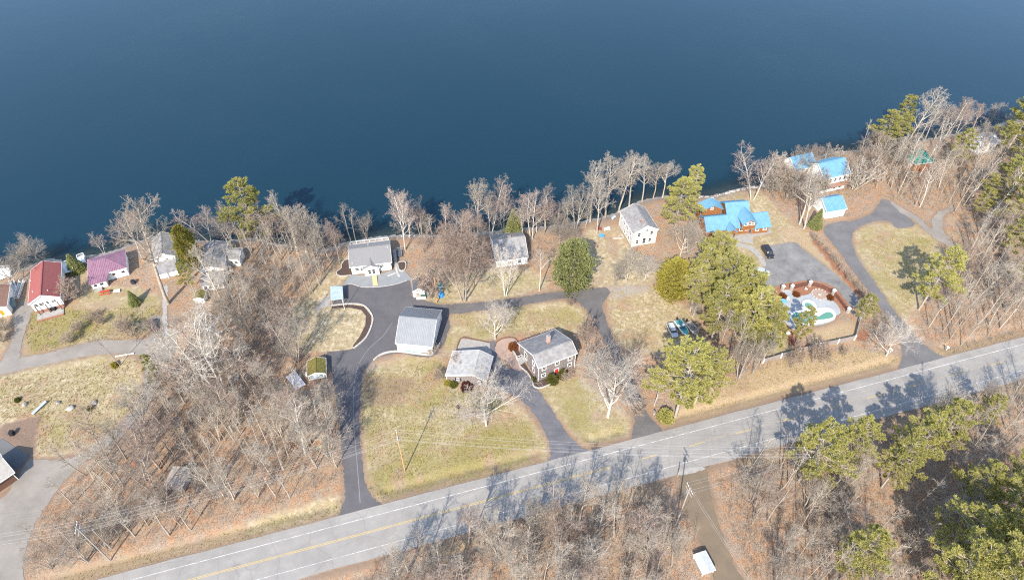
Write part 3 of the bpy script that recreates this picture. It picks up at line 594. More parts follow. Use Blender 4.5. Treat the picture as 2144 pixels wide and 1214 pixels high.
kerb('stone_edging', 'round pale edging of the planter next to the side steps', z3([(1030, 580), (1130, 570), (1140, 660), (1100, 700), (1050, 695), (1030, 640)], 690, 470, 7.14), .25, 0, .45, STONE, True)
sheet('flower_bed', z3([(1030, 580), (1130, 570), (1140, 660), (1100, 700), (1050, 695), (1030, 640)], 690, 470, 7.14), MULCHD, .30, 'small rounded planter of bare soil beside the side steps', jit=.0)
kerb('path_stones', 'white stepping edge from the steps across the paver terrace', z3([(865, 775), (985, 725)], 690, 470, 7.14), .5, .03, .09, STONE)
kerb('path_stones', 'white stone slab walk running down from the side steps', z3([(995, 640), (1010, 720), (1045, 785)], 690, 470, 7.14), .6, .03, .10, STONE)

# --- big grey metal garage
HB = (-21.05, 101.44, -7.12, 8.48, 10.74, 2.95, 3.3, 5.9, .51)
bigg, q = gable(HB, WHITE, GREYMETAL, None, 'metal_garage', 'big pale grey metal roofed garage beside the asphalt loop', 'garage', o=.3, seam=.42,
                wins=[('R', 4.0, 1.8, 1.3, .9), ('R', 7.5, 1.8, 1.3, .9), ('R', 10, 1.8, 1.3, .9)], found=CONCRETE, base=.3)
# --- shingled garage
HG = (-9.21, 90.87, 79.41, 6.84, 9.09, 2.4, 2.2, 3.9, .33)
gar, q = gable(HG, CEDAR, SHINGLE2, None, 'shingled_garage', 'low shingle sided garage with pale worn roof beside the colonial driveway', 'garage', o=.25,
               wins=[('L', 2.0, 1.4, .7, .8), ('L', 7.2, 1.5, .7, .8)])
for s_w in (1.45, 2.55, 6.65, 7.75): opening(gar, q, .25, 'L', s_w, 1.45, .22, .9, BLACK, 'shutter', BLACK)
# --- house with the red door
HO = (7.66, 94.58, 25.45, 9.44, 9.92, 5.05, 2.6, 6.53, .27)
colo, q = gable(HO, CEDAR, SHINGLE3, None, 'shingled_house', 'weathered shingle saltbox house with a red front door and brick chimney', 'house', o=.3,
                wins=[('F', 1.75, 4.35, .95, 1.1), ('F', 5.35, 4.35, .95, 1.1), ('F', 8.9, 4.35, .95, 1.1), ('F', 1.75, 1.7, .95, 1.1), ('F', 8.9, 1.9, .95, 1.1),
                      ('L', 3.0, 4.0, .9, 1.3), ('L', 2.9, 1.5, .9, 1.3), ('L', 7.2, 2.2, 1.3, 2.2)], doors=[('F', 5.35, 1.15, 1.0, 2.2, REDDOOR)],
                chim=[(5.9, 6.2, .5, BRICKW)])
w_, d_ = q[3], q[4]
MB().box(-w_ / 2 + .2, 1.2, d_ / 2 - .28, d_ / 2 + 1.5, .35, .5).build('deck', REDWOOD, colo)
rail(colo, [(-w_ / 2 + .3, d_ / 2 + 1.4), (1.1, d_ / 2 + 1.4)], 1.0, REDWOOD, z=.5, gap=.4)
st = MB(); [st.box(-w_ / 2 - .3 - .32 * (i + 1), -w_ / 2 + .25 - .32 * i, 1.0, 2.9, 0, .8 - .19 * i) for i in range(4)]; st.build('entry_steps', CONCRETE, colo)
rail(colo, [(-w_ / 2 - .1, 2.9), (-w_ / 2 - 1.6, 2.9)], .9, TRIM, z=.4, gap=.6)
MB().box(-1.1 - .02 + 0, .6 + .3, -d_ / 2 - .5, -d_ / 2 + .26, 0, .18).build('door_step', STONE, colo)
# --- grey cape cottage on the shore
HP = (-0.86, 128.87, 10.58, 8.36, 9.58, 2.43, 2.86, 5.4, .5)
cape, q = gable(HP, WHITE, SHINGLE3, None, 'cape_cottage', 'white cape cottage with grey roof and brown chimney near the cone shaped evergreen', 'house', o=.3,
                wins=[('F', 1.2, 1.35, .8, .8), ('F', 4.0, 1.35, .9, .8), ('F', 7.0, 1.45, .9, 1.1), ('L', 7.2, 2.2, .8, 1.2)], chim=[(5.0, 6.1, -.15, BRICK)])
# --- tall white house
HW = (33.09, 136.49, 105.03, 9.35, 7.08, 4.75, 4.75, 6.7, .47)
tallw, q = gable(HW, M('peeling_white_paint', (.62, .61, .58), .85, (.36, .35, .33), 1.6, detail=8), SHINGLE3, None, 'tall_house', 'tall two storey house of peeling white paint with grey gable roof', 'house', o=.3,
                 wins=[('L', 2.0, 4.4, .8, 1.3), ('L', 5.9, 4.4, .8, 1.3), ('L', 2.2, 1.7, .8, 1.3), ('L', 4.0, 1.7, .9, 2.0), ('L', 3.6, 5.6, .6, .7), ('L', 6.2, 1.7, .8, 1.3), ('K', 2, 3.9, .8, 1.3), ('K', 4.4, 3.9, .8, 1.3), ('K', 6.8, 3.9, .8, 1.3), ('K', 9.0, 3.9, .8, 1.3), ('K', 3, 1.4, .8, 1.3), ('K', 6, 1.4, .8, 1.3)],
                 chim=[(2.9, 4.6, .15, BRICK)])
# --- red roofed cottage
HR_ = (-111.69, 114.64, 113.37, 12.6, 6.7, 3.6, 3.8, 5.5, .5)
red, q = gable(HR_, WHITE, REDROOF, None, 'red_roofed_cottage', 'white cottage with a long red roof and stone patio', 'house', o=.35, base=1.1, found=BRICK,
               wins=[('L', 2.0, 3.0, 1.0, .8), ('L', 3.5, 3.0, .6, .9), ('L', 4.9, 3.0, 1.1, .9), ('L', 6.3, 3.0, 1.0, .9), ('F', 4, 2.8, 1, 1), ('F', 9, 2.8, 1, 1)])
vents(red, q, [(2, 2.4), (3.5, 6.2), (9, 7.2)])
w_, d_ = q[3], q[4]
MB().box(-w_ / 2 - 2.6, -w_ / 2 + .3, -d_ / 2 + .8, d_ / 2 - .3, .02, .12).build('patio', CONCRETE, red)
[MB().box(-w_ / 2 - .5, -w_ / 2 - .3, a - .1, a + .1, .1, 3.2).build('porch_post', BROWN, red) for a in (-2.6, .2, 2.6)]
MB().box(-w_ / 2 - 2.7, -w_ / 2 - 2.45, -d_ / 2 + .7, d_ / 2 - .2, .02, .4).build('patio_wall', BRICK, red)
MB().box(w_ / 2 - 1.4, w_ / 2 + 2.6, -d_ / 2 - 2.2, -d_ / 2 + 2.2, 1.3, 1.5).build('deck', WHITE, red)
rail(red, [(w_ / 2 - 1.2, -d_ / 2 - 2.1), (w_ / 2 + 2.5, -d_ / 2 - 2.1), (w_ / 2 + 2.5, -d_ / 2 + 2.1)], 1.0, TRIM, z=1.5)
[MB().box(a - .08, a + .08, b_ - .08, b_ + .08, -1.2, 1.3).build('deck_post', TRIM, red) for a in (w_ / 2 - 1, w_ / 2 + 2.3) for b_ in (-d_ / 2 - 2, -d_ / 2 + 2)]
# --- purple cottage: hip roof with a lower front wing
pc = g(222, 556, 2.5); purp = empty('purple_roofed_cottage', (*pc, 0), R(24)); tag(purp, 'white cottage with a ribbed purple metal hip roof', 'house')
def hip(root, x0, x1, y0, y1, h, hr, rx0, rx1, wallm, roofm, o=.35, ribs=.45, ry=None):
    ry = (y0 + y1) / 2 if ry is None else ry
    MB().box(x0 + o, x1 - o, y0 + o, y1 - o, 0, h - .12).build('wall', wallm, root)
    m = MB(); A, B, C, D, E_, F_ = (x0, y0, h), (x1, y0, h), (x1, y1, h), (x0, y1, h), (rx0, ry, hr), (rx1, ry, hr)
    for P in ((A, B, F_, E_), (C, D, E_, F_), (B, C, F_), (D, A, E_)): m.slab(P, .14)
    ro = m.build('roof', roofm, root); rb = MB()
    for a, c in ((A, E_), (B, F_), (C, F_), (D, E_), (E_, F_)): rb.beam((a[0], a[1], a[2] + .02), (c[0], c[1], c[2] + .02), .2, .07)
    rb.build('ridge_cap', roofm, ro)
    f = MB(); 
    for a, c in ((A, B), (B, C), (C, D), (D, A)): f.beam((a[0], a[1], h - .13), (c[0], c[1], h - .13), .06, .2)
    f.build('trim', TRIM, root); return ro
# hip ridge along local y: build with x as the depth axis
hip(purp, -4.6, 5.4, -3.9, 4.3, 3.0, 4.7, -2.5, .6, WHITE, PURPLE, ry=.6)
fw = MB(); fw.slab([(-4.6, -6.3, 2.35), (-.2, -6.3, 2.35), (.7, -3.9, 3.02), (-4.6, -3.9, 3.02)][::1], .14); fw.build('wing_roof', PURPLE, purp)
MB().box(-4.2, -.5, -5.95, -3.5, 0, 2.28).build('wing_wall', WHITE, purp)
rb = MB(); [rb.beam((-4.5 + .42 * i, -6.28, 2.39), (-4.5 + .42 * i, -3.95, 3.05), .05, .06) for i in range(11)]; tag(rb.build('standing_seam', PURPLE, purp), kind='stuff')
rb = MB()
for i in range(22):
    xx = -4.3 + .44 * i; yt = min(.5, -3.9 + 4.4 * min((xx + 4.6) / 2.1, (5.4 - xx) / 4.8, 1)); zt = 3.03 + (yt + 3.9) / 4.5 * 1.7
    if yt > -3.7: rb.beam((xx, -3.88, 3.05), (xx, yt, zt), .05, .06)
tag(rb.build('standing_seam', PURPLE, purp), kind='stuff')
qf = (0, 0, 0, 8.8, 12.6, 0, 0, 0, .5)
for a, z_, yy in ((-3.3, 1.4, -5.95), (-1.7, 1.4, -5.95), (1.6, 1.7, -3.55), (4.0, 1.7, -3.55)):
    f = MB(); f.box(a - .55, a + .55, yy - .06, yy + .02, z_ - .5, z_ + .5); fo = f.build('window', TRIM, purp); MB().box(a - .42, a + .42, yy - .08, yy, z_ - .38, z_ + .38).build('pane', GLASS, fo)
MB().box(-4.0, -2.0, -7.1, -5.96, 0, .5).build('front_steps', CONCRETE, purp)
MB().box(-3.6, 2.0, 4.35, 6.2, .5, .65).build('lake_deck', WHITE, purp); rail(purp, [(-3.5, 4.5), (-3.5, 6.1), (1.9, 6.1)], .95, TRIM, z=.65)
# --- grey cottages in the trees on the left
H4 = (-88.11, 127.59, 110.64, 8.66, 5.3, 3.37, 3.5, 5.0, .5)
h4, q = gable(H4, WHITE, SHINGLE3, None, 'grey_cottage', 'grey roofed cottage with a low front porch next to the yellow green cedar', 'house', o=.3, wins=[('L', 2.5, 2.9, .8, .8)])
w_, d_ = q[3], q[4]
pr = MB(); pr.slab([(-w_ / 2 - 4.4, -d_ / 2 + .1, 2.3), (-w_ / 2 + .2, -d_ / 2 + .1, 2.9), (-w_ / 2 + .2, d_ / 2 - .1, 2.9), (-w_ / 2 - 4.4, d_ / 2 - .1, 2.3)], .14); pr.build('porch_roof', SHINGLE3, h4)
[MB().box(-w_ / 2 - 4.3, -w_ / 2 - 4.1, a - .1, a + .1, 0, 2.17).build('porch_post', TRIM, h4) for a in (-d_ / 2 + .3, 0, d_ / 2 - .3)]
MB().box(-w_ / 2 - 3.9, -w_ / 2 + .25, -d_ / 2 + .5, d_ / 2 - .5, 0, 2.1).build('porch_wall', WHITE, h4)
H5 = (-74.32, 124.33, 101.22, 9.72, 5.61, 3.2, 3.5, 4.5, .52)
h5, q = gable(H5, WHITE, SHINGLE3, None, 'grey_cottage', 'rambling grey roofed cottage with a side wing half hidden by bare trees', 'house', o=.3, wins=[('L', 3, 3.2, .8, .7)])
w_, d_ = q[3], q[4]
pr = MB(); pr.slab([(-w_ / 2 - 4.6, -d_ / 2 + .1, 2.4), (-w_ / 2 + .2, -d_ / 2 + .1, 2.95), (-w_ / 2 + .2, d_ / 2 - .1, 2.95), (-w_ / 2 - 4.6, d_ / 2 - .1, 2.4)], .14); pr.build('porch_roof', SHINGLE3, h5)
MB().box(-w_ / 2 - 4.2, -w_ / 2 + .25, -d_ / 2 + .45, d_ / 2 - .45, 0, 2.22).build('porch_wall', WHITE, h5)
for a in (-2.0, -.6, .8, 2.0):
    f = MB().box(-w_ / 2 - 4.27, -w_ / 2 - 4.18, a - .5, a + .5, .7, 1.9).build('window', TRIM, h5); MB().box(-w_ / 2 - 4.3, -w_ / 2 - 4.2, a - .38, a + .38, .82, 1.78).build('pane', GLASS, f)
gable((-69.9, 125.97, -1.5, 3.4, 3.69, 2.4, 3.0, 3.5, .6), WHITE, SHINGLE3, h5, o=.25, wins=[('F', 1.2, 1.5, .8, .9), ('F', 2.6, 1.5, .8, .9)])
# --- log house with blue standing seam roofs
LC = (59.6, 140.7, 6.5, 6.4, 8.9, 2.4, 4.4, 6.3, .66)
logh, q = gable(LC, LOG, BLUE, None, 'log_house', 'orange log house under sky blue standing seam roofs and dormers', 'house', o=.45, seam=.5, trim=BLUE, wins=[('F', 4.2, 1.6, 1.0, 1.0), ('F', 5.9, 1.6, .9, .9)])
gable((53.6, 138.3, 8.0, 6.6, 6.2, 2.3, 2.6, 4.6, .52), LOG, BLUE, logh, o=.45, seam=.5, trim=BLUE, wins=[('F', 3, 1.4, .9, .9)])
gable((65.25, 139.0, 8.0, 5.5, 5.2, 2.3, 3.0, 4.2, .74), LOG, BLUE, logh, o=.45, seam=.5, trim=BLUE, wins=[('F', 2.2, 1.55, .9, .8), ('F', 4.6, 1.55, .9, .8), ('R', 3, 1.8, 1, 1)])
gable((52.9, 142.6, 98, 3.2, 6.3, 4.5, 4.5, 6.0, .46), LOG, BLUE, logh, o=.3, seam=.5, trim=BLUE, wins=[('L', 3.6, 5.4, .6, .6)])
gable((61.6, 138.2, 98, 5.2, 4.1, 4.2, 4.2, 5.75, .5), LOG, BLUE, logh, o=.28, seam=.5, trim=BLUE, base=2.2, wins=[('L', 1.3, 4.5, .8, .7), ('L', 2.4, 4.7, .9, .9), ('L', 3.5, 4.5, .8, .7)])
gable((57.3, 135.9, 98, 3.2, 2.5, 2.6, 2.6, 3.6, .5), LOG, BLUE, logh, o=.25, seam=.5, trim=BLUE, base=2.0)
def at_house(root, x, y):
    c_, s_ = math.cos(root.rotation_euler.z), math.sin(root.rotation_euler.z); dx, dy = x - root.location.x, y - root.location.y; return (c_ * dx + s_ * dy, -s_ * dx + c_ * dy)
for px_ in ((1521, 500), (1536, 498)):
    lx, ly = at_house(logh, *g(*px_)); MB().tube((lx, ly, 0), (lx, ly, 2.6), .13, .11, 8).build('porch_post', BROWN, logh)
# --- white house with blue roof
BR_ = (89.3, 158.4, 19.5, 9.0, 8.2, 5.4, 5.4, 7.9, .5)
bl, q = gable(BR_, WHITE, BLUE, None, 'blue_roofed_house', 'two storey white house with blue metal roof and brown skirt roof among bare trees', 'house', o=.35, seam=.45,
              wins=[('F', 1.4 + 1.75 * i, 4.7, .8, 1.3) for i in range(5)] + [('F', 6, 1.3, .9, 1.1), ('F', 8, 1.3, .9, 1.1)])
w_, d_ = q[3], q[4]
sk = MB(); sk.slab([(-w_ / 2 + .1, -d_ / 2 - 1.0, 2.7), (w_ / 2 - .1, -d_ / 2 - 1.0, 2.7), (w_ / 2 - .1, -d_ / 2 + .4, 3.3), (-w_ / 2 + .1, -d_ / 2 + .4, 3.3)], .12); sk.build('skirt_roof', SHINGLE4, bl)
gable((82.2, 161.2, 19.5, 7.4, 5.6, 5.2, 5.2, 7.4, .62), WHITE, BLUE, bl, o=.35, seam=.5, wins=[('F', 2.2, 4.3, .8, 1.3), ('F', 5.2, 4.3, .8, 1.3), ('F', 6.6, 4.3, .8, 1.3), ('F', 4, 1.4, .9, 1.2)])
BG_ = (86.95, 146.2, 14, 6.2, 6.2, 2.5, 2.7, 4.3, .6)
bgar, q = gable(BG_, WHITE, BLUE, None, 'blue_roofed_garage', 'small white garage with bright blue metal roof at the top of the long driveway', 'garage', o=.3, seam=.5, doors=[('F', 2.3, 1.15, 2.2, 2.1, WHITE), ('F', 5.2, 1.15, 2.0, 2.1, WHITE)])
# --- green roofed and pale houses in the eastern wood, partial houses on the left edge
gc = g(1921, 336, 2.0); grn_h = empty('green_roofed_house', (*gc, 0), R(12)); tag(grn_h, 'cabin with teal green hip roof and orange walls deep in the eastern wood', 'house')
hip(grn_h, -3.8, 3.6, -3.4, 4.2, 3.3, 6.2, -.5, .5, LOG, TEALROOF)
gw = MB(); gw.slab([(-4.6, -1.6, 3.0), (-2.6, .1, 4.3), (-.5, .1, 4.3), (-.5, -1.6, 3.0)], .12); gw.build('wing_roof', TEALROOF, grn_h)
MB().box(-4.2, -3.0, -1.4, 1.2, 0, 2.9).build('wing_wall', GREYWOOD, grn_h)
MB().box(-1.2, 1.6, -4.6, -2.9, 0, .9).build('front_deck', LOG, grn_h)
ea = (142.5, 176.0, 20, 7, 6, 3, 3, 4.6, .5)
gable(ea, WHITE, M('pale_metal_roof', (.52, .53, .54), .6), None, 'pale_house', 'pale roofed white house screened by bare trees near the eastern shore', 'house', wins=[('F', 2, 1.7, .9, 1), ('F', 5, 1.7, .9, 1)])
gable((145.0, 149.5, -30, 5, 4, 2.6, 2.6, 3.6, .5), WHITE, M('white_tarp_roof', (.6, .58, .55), .8), None, 'white_shed', 'white topped shed in the eastern wood beside a patch of orange dirt', 'shed')
wx_ = g(-18, 628, 3)
gable((wx_[0] / K, wx_[1] / K, 112, 8, 7.4, 2.9, 2.9, 4.4, .5), WHITE, SHINGLE4, None, 'brown_roofed_cottage', 'brown roofed cottage with teal side wall cut by the western edge of the picture', 'house', doors=[('L', 2.0, 1.4, .9, 2.0, M('yellow_door', (.55, .28, .03), .6))], o=.3)
t_ = g(26, 640); o_t = MB().box(-.9, .9, -1.2, 1.2, 0, 1.9).build('utility_shed', M('teal_boards', (.17, .25, .25), .8)); o_t.location = (*t_, 0); o_t.rotation_euler.z = R(24); tag(o_t, 'low teal box shed beside the brown roofed cottage', 'shed')
wx_ = g(-44, 1004, 3)
gable((wx_[0] / K, wx_[1] / K, 50, 10, 7, 2.6, 2.6, 4.2, .5), BROWN, M('tan_grey_roof', (.33, .31, .28), .9), None, 'grey_roofed_house', 'corner of a grey roofed house with orange boarding by the western lane', 'house', o=.5)
# --- sheds
def shed(name, label, u, v, rz, w, d, h1, hr, wallm, roofm, o=.2, **k):
    x, y = g(u, v, 1.2); return gable((x / K, y / K, rz, w / K, d / K, h1 / K, h1 / K, hr / K, .5), wallm, roofm, None, name, label, 'shed', o=o, **k)
shed('garden_shed', 'small white shed with charcoal roof at the corner of the asphalt', 877, 604, 97, 4.6, 3.4, 2.5, 3.6, WHITE, DARKROOF)
sh, q = shed('glazed_shed', 'mossy roofed shed with glass gable front beside the driveway', 664, 772, 102, 4.9, 4.6, 1.9, 2.9, GREYWOOD, MOSS, trim=TRIM)
for a in (1.25, 2.4, 3.5): opening(sh, q, .2, 'L', a, 1.15, .85, 1.3, M('pale_glass', (.30, .37, .40), .25), 'window')
shed('garden_shed', 'tiny white shed with mossy roof below the rambling grey cottage', 420, 621, 95, 3.2, 2.8, 1.9, 2.6, WHITE, MOSS)
shed('pump_hut', 'flat grey topped wooden hut among the bare trees near the highway', 375, 1002, 84, 4.6, 4.2, 2.1, 2.35, GREYWOOD, M('leaf_strewn_roof', (.34, .26, .19), .95, (.30, .29, .27), 1.0, .3), trim=GREYWOOD)
shed('roadside_shed', 'white sheet roofed shed at the side of the dirt lane', 1474, 1178, 108, 4.0, 2.8, 1.6, 1.75, GREYWOOD, M('bluish_white_sheet', (.42, .45, .48), .6), trim=TRIM)
# metal canopy by the asphalt, loose sheet roof on the ground
cp = gl(z3([(12, 930), (195, 925), (205, 1105), (15, 1130)], 690, 470, 7.14), 2.2); cpy = empty('metal_canopy', (*cp[3], 0)); tag(cpy, 'blue grey sheet metal carport between the flagpole and the asphalt', 'carport')
rel = lambda p, r0: (p[0] - r0[0], p[1] - r0[1])
m_ = MB(); m_.slab([(*rel(cp[k], cp[3]), (2.4, 2.4, 2.1, 2.1)[k]) for k in (3, 2, 1, 0)], .1); m_.build('roof', BLUEGREY, cpy)
for k in range(4): p = rel(cp[k], cp[3]); c_ = rel(((cp[0][0] + cp[2][0]) / 2, (cp[0][1] + cp[2][1]) / 2), cp[3]); p = (p[0] * .9 + c_[0] * .1, p[1] * .9 + c_[1] * .1); MB().box(p[0] - .08, p[0] + .08, p[1] - .08, p[1] + .08, 0, 2.0 if k > 1 else 2.2).build('post', STEEL, cpy)
lp = gl(z3([(195, 355), (295, 290), (405, 425), (305, 485)], 560, 720, 5.056), 1.0); lt = empty('lean_to', (*lp[0], 0)); tag(lt, 'tilted pale grey sheet roof lean to among brush by the mossy shed', 'shed')
m_ = MB(); m_.slab([(*rel(lp[k], lp[0]), (1.3, 1.3, .9, .9)[k]) for k in (3, 2, 1, 0)], .08); m_.build('roof', M('grey_sheet', (.44, .43, .45), .6), lt)
for k in range(4): p = rel(lp[k], lp[0]); MB().box(p[0] - .06, p[0] + .06, p[1] - .06, p[1] + .06, 0, (1.2, 1.2, .8, .8)[k]).build('post', BROWN, lt)

# ================================================================== trees
def tubes(segs, n):
    """segs (m,8): p0 p1 r0 r1 -> verts, quads"""
    S = np.asarray(segs, float); a, b = S[:, :3], S[:, 3:6]; d = b - a; d /= np.linalg.norm(d, axis=1)[:, None] + 1e-9
    up = np.where(np.abs(d[:, 2:3]) < .9, np.array([[0, 0, 1.]]), np.array([[1., 0, 0]])); x = np.cross(d, up); x /= np.linalg.norm(x, axis=1)[:, None]; y = np.cross(d, x)
    an = 2 * np.pi * np.arange(n) / n; ring = x[:, None] * np.cos(an)[None, :, None] + y[:, None] * np.sin(an)[None, :, None]
    V = np.concatenate([a[:, None] + ring * S[:, 6][:, None, None], b[:, None] + ring * S[:, 7][:, None, None]], 1)
    i = np.arange(n); j = (i + 1) % n; q = np.stack([i, j, n + j, n + i], 1)
    F = (np.arange(len(S)) * 2 * n)[:, None, None] + q[None]
    return V.reshape(-1, 3), F.reshape(-1, 4)
def unit(v): return v / (np.linalg.norm(v) + 1e-9)
def grow(rs, H, kind):
    """bare broadleaf: returns stem segments and twig segments"""
    wood, twig = [], []
    def cfg():
        if kind == 'forest': return dict(stems=1, clear=.42, limbs=15, ang=(.5, .95), ll=.24, r=.013)
        if kind == 'slim': return dict(stems=1, clear=.5, limbs=11, ang=(.45, .8), ll=.17, r=.010)
        if kind == 'open': return dict(stems=1, clear=.17, limbs=17, ang=(.5, 1.1), ll=.44, r=.0145)
        if kind == 'vase': return dict(stems=3, clear=.25, limbs=9, ang=(.45, .9), ll=.26, r=.013)
        if kind == 'maple': return dict(stems=3, clear=.16, limbs=13, ang=(.4, .85), ll=.30, r=.012)
        if kind == 'birch': return dict(stems=2, clear=.30, limbs=12, ang=(.4, .85), ll=.25, r=.0095)
        if kind == 'shrub': return dict(stems=9, clear=.12, limbs=6, ang=(.35, .8), ll=.33, r=.010)
        if kind == 'snag': return dict(stems=1, clear=.3, limbs=10, ang=(.7, 1.3), ll=.16, r=.012)
    C = cfg()
    def path(p, d, L, r, n, wob, lift, taper=.35):
        pts = [p]; dirs = []
        for k in range(n):
            d = unit(d + rs.normal(0, wob, 3) + np.array([0, 0, lift])); dirs.append(d); pts.append(pts[-1] + d * L / n)
        rr = r * (1 - (1 - taper) * np.arange(n + 1) / n); return pts, dirs, rr
    def emit(lst, pts, rr):
        for k in range(len(pts) - 1): lst.append((*pts[k], *pts[k + 1], rr[k], rr[k + 1]))
    def side(d, ang):
        a = rs.normal(0, 1, 3); a = unit(a - d * (a @ d)); return unit(d * math.cos(ang) + a * math.sin(ang))
    def branch(p, d, L, r, lev):
        n = (0, 5, 4, 3, 2)[lev]; pts, dirs, rr = path(p, d, L, r, n, (.0, .14, .2, .24, .2)[lev], (.0, .10, .06, .03, .02)[lev], .3)
        emit(wood if lev <= 1 else twig, pts, rr)
        if lev >= 4: return
        m = {1: 7, 2: 5, 3: 3}[lev]
        if kind in ('shrub', 'slim', 'snag'): m = max(3, m - 2)
        if kind in ('maple', 'open'): m += (2 if lev < 3 else 1)
        for k in range(m):
            f = .25 + .72 * (k + rs.random()) / m; i = min(int(f * n), n - 1); q = pts[i] + (pts[i + 1] - pts[i]) * (f * n - i)
            branch(q, side(dirs[i], rs.uniform(.45, .95)), L * rs.uniform(.38, .6) * (1.15 - .4 * f), max(rr[i] * .5, .009), lev + 1)
    for s in range(C['stems']):
        lean = 0 if C['stems'] == 1 else rs.uniform(.08, .26) if kind != 'shrub' else rs.uniform(.1, .6)
        az = s * 2 * math.pi / C['stems'] + rs.uniform(-.5, .5); d = unit(np.array([math.cos(az) * lean, math.sin(az) * lean, 1.0])); HH = H * (1 if s == 0 else rs.uniform(.75, 1))
        n = 9; pts, dirs, rr = path(np.array([math.cos(az), math.sin(az), 0]) * (0 if C['stems'] == 1 else .012 * H), d, HH * (.86 if kind != 'open' else .62), C['r'] * H * (1 if C['stems'] == 1 else .72), n, .05, .05, .25)
        pts[0] = pts[0] - np.array([0, 0, .3]); emit(wood, pts, rr)
        nl = C['limbs']
        for k in range(nl):
            f = C['clear'] + (1 - C['clear']) * (k + rs.random() * .8) / nl; f = min(f, .985); i = min(int(f * n), n - 1); q = pts[i] + (pts[i + 1] - pts[i]) * (f * n - i)
            L = H * C['ll'] * (1.25 - .75 * (f - C['clear']) / (1 - C['clear'])) * rs.uniform(.75, 1.15)
            branch(q, side(dirs[i], rs.uniform(*C['ang'])), L, max(rr[i] * .6, .02), 1)
    return wood, twig
def bark(name, c, c2, rand=.2, spec=.2): return M(name, c, .9, c2, 3.0, 0, 0, spec, rand)
BK = {'grey': (bark('grey_bark', (0.400, 0.349, 0.288), (0.260, 0.223, 0.184)), bark('grey_twig', (0.360, 0.310, 0.252), (0.250, 0.213, 0.171))),
      'pale': (bark('pale_bark', (0.470, 0.422, 0.356), (0.330, 0.296, 0.248)), bark('pale_twig', (0.410, 0.359, 0.293), (0.290, 0.252, 0.207))),
      'red': (bark('red_grey_bark', (0.390, 0.330, 0.275), (0.270, 0.228, 0.189)), bark('red_twig', (0.350, 0.267, 0.216), (0.260, 0.194, 0.153))),
      'birch': (bark('white_birch_bark', (0.620, 0.572, 0.495), (0.420, 0.378, 0.324), .12), bark('birch_twig', (0.400, 0.320, 0.270), (0.310, 0.242, 0.198))),
      'white': (bark('whitish_bark', (0.600, 0.553, 0.477), (0.430, 0.388, 0.333), .1), bark('whitish_twig', (0.520, 0.466, 0.396), (0.400, 0.349, 0.297))),
      'brush': (bark('brush_stem', (0.380, 0.310, 0.243), (0.270, 0.218, 0.171)), bark('brush_twig', (0.400, 0.315, 0.243), (0.300, 0.233, 0.180)))}
PROTO = {}
def proto(kind, skin, seed):
    key = (kind, skin, seed); geo = (kind, (seed - 1) % (4 if kind in ('forest', 'slim', 'vase') else 3))
    if geo not in PROTO:
        rs = np.random.default_rng(seed * 31 + len(kind)); H = 4.0 if kind == 'shrub' else 14.0; wd, tw = grow(rs, H, kind); tw = np.array(tw); tw[:, 6:] = np.maximum(tw[:, 6:], .0085 if kind != 'shrub' else .009)
        PROTO[geo] = (tubes(wd, 5), tubes(tw, 3), H)
    if key not in PROTO:
        (V, F), (V2, F2), H = PROTO[geo]; PROTO[key] = PROTO.get((geo, skin)) or (np_mesh('trunk', V, F, BK[skin][0], True), np_mesh('crown', V2, F2, BK[skin][1], True), H); PROTO[(geo, skin)] = PROTO[key]
    return PROTO[key]
def needles(P, D, rs, n, L, W, up=.35):
    """n blades per tuft at P pointing around D"""
    m = len(P); P = np.repeat(P, n, 0); D = np.repeat(D, n, 0); d = D + rs.normal(0, .75, (m * n, 3)) + np.array([0, 0, up]); d /= np.linalg.norm(d, axis=1)[:, None]
    s = np.cross(d, rs.normal(0, 1, d.shape)); s /= np.linalg.norm(s, axis=1)[:, None]; l = L * rs.uniform(.6, 1.25, (m * n, 1)); w2 = W * rs.uniform(.7, 1.3, (m * n, 1))
    V = np.stack([P - s * w2 * .35, P + s * w2 * .35, P + d * l * .6 + s * w2, P + d * l, P + d * l * .6 - s * w2], 1).reshape(-1, 3)
    b = (np.arange(m * n) * 5)[:, None]; return V, np.concatenate([b + np.array([[0, 1, 2, 4]]), b + np.array([[4, 2, 3, 3]])], 0)[:, :4]
def blades(P, D, rs, n, L, W, up=.35):
    V, _ = needles(P, D, rs, n, L, W, up); k = len(V) // 5; b = (np.arange(k) * 5)[:, None]
    F = np.concatenate([b + np.array([[0, 1, 2]]), b + np.array([[0, 2, 4]]), b + np.array([[4, 2, 3]])], 0); return V, F
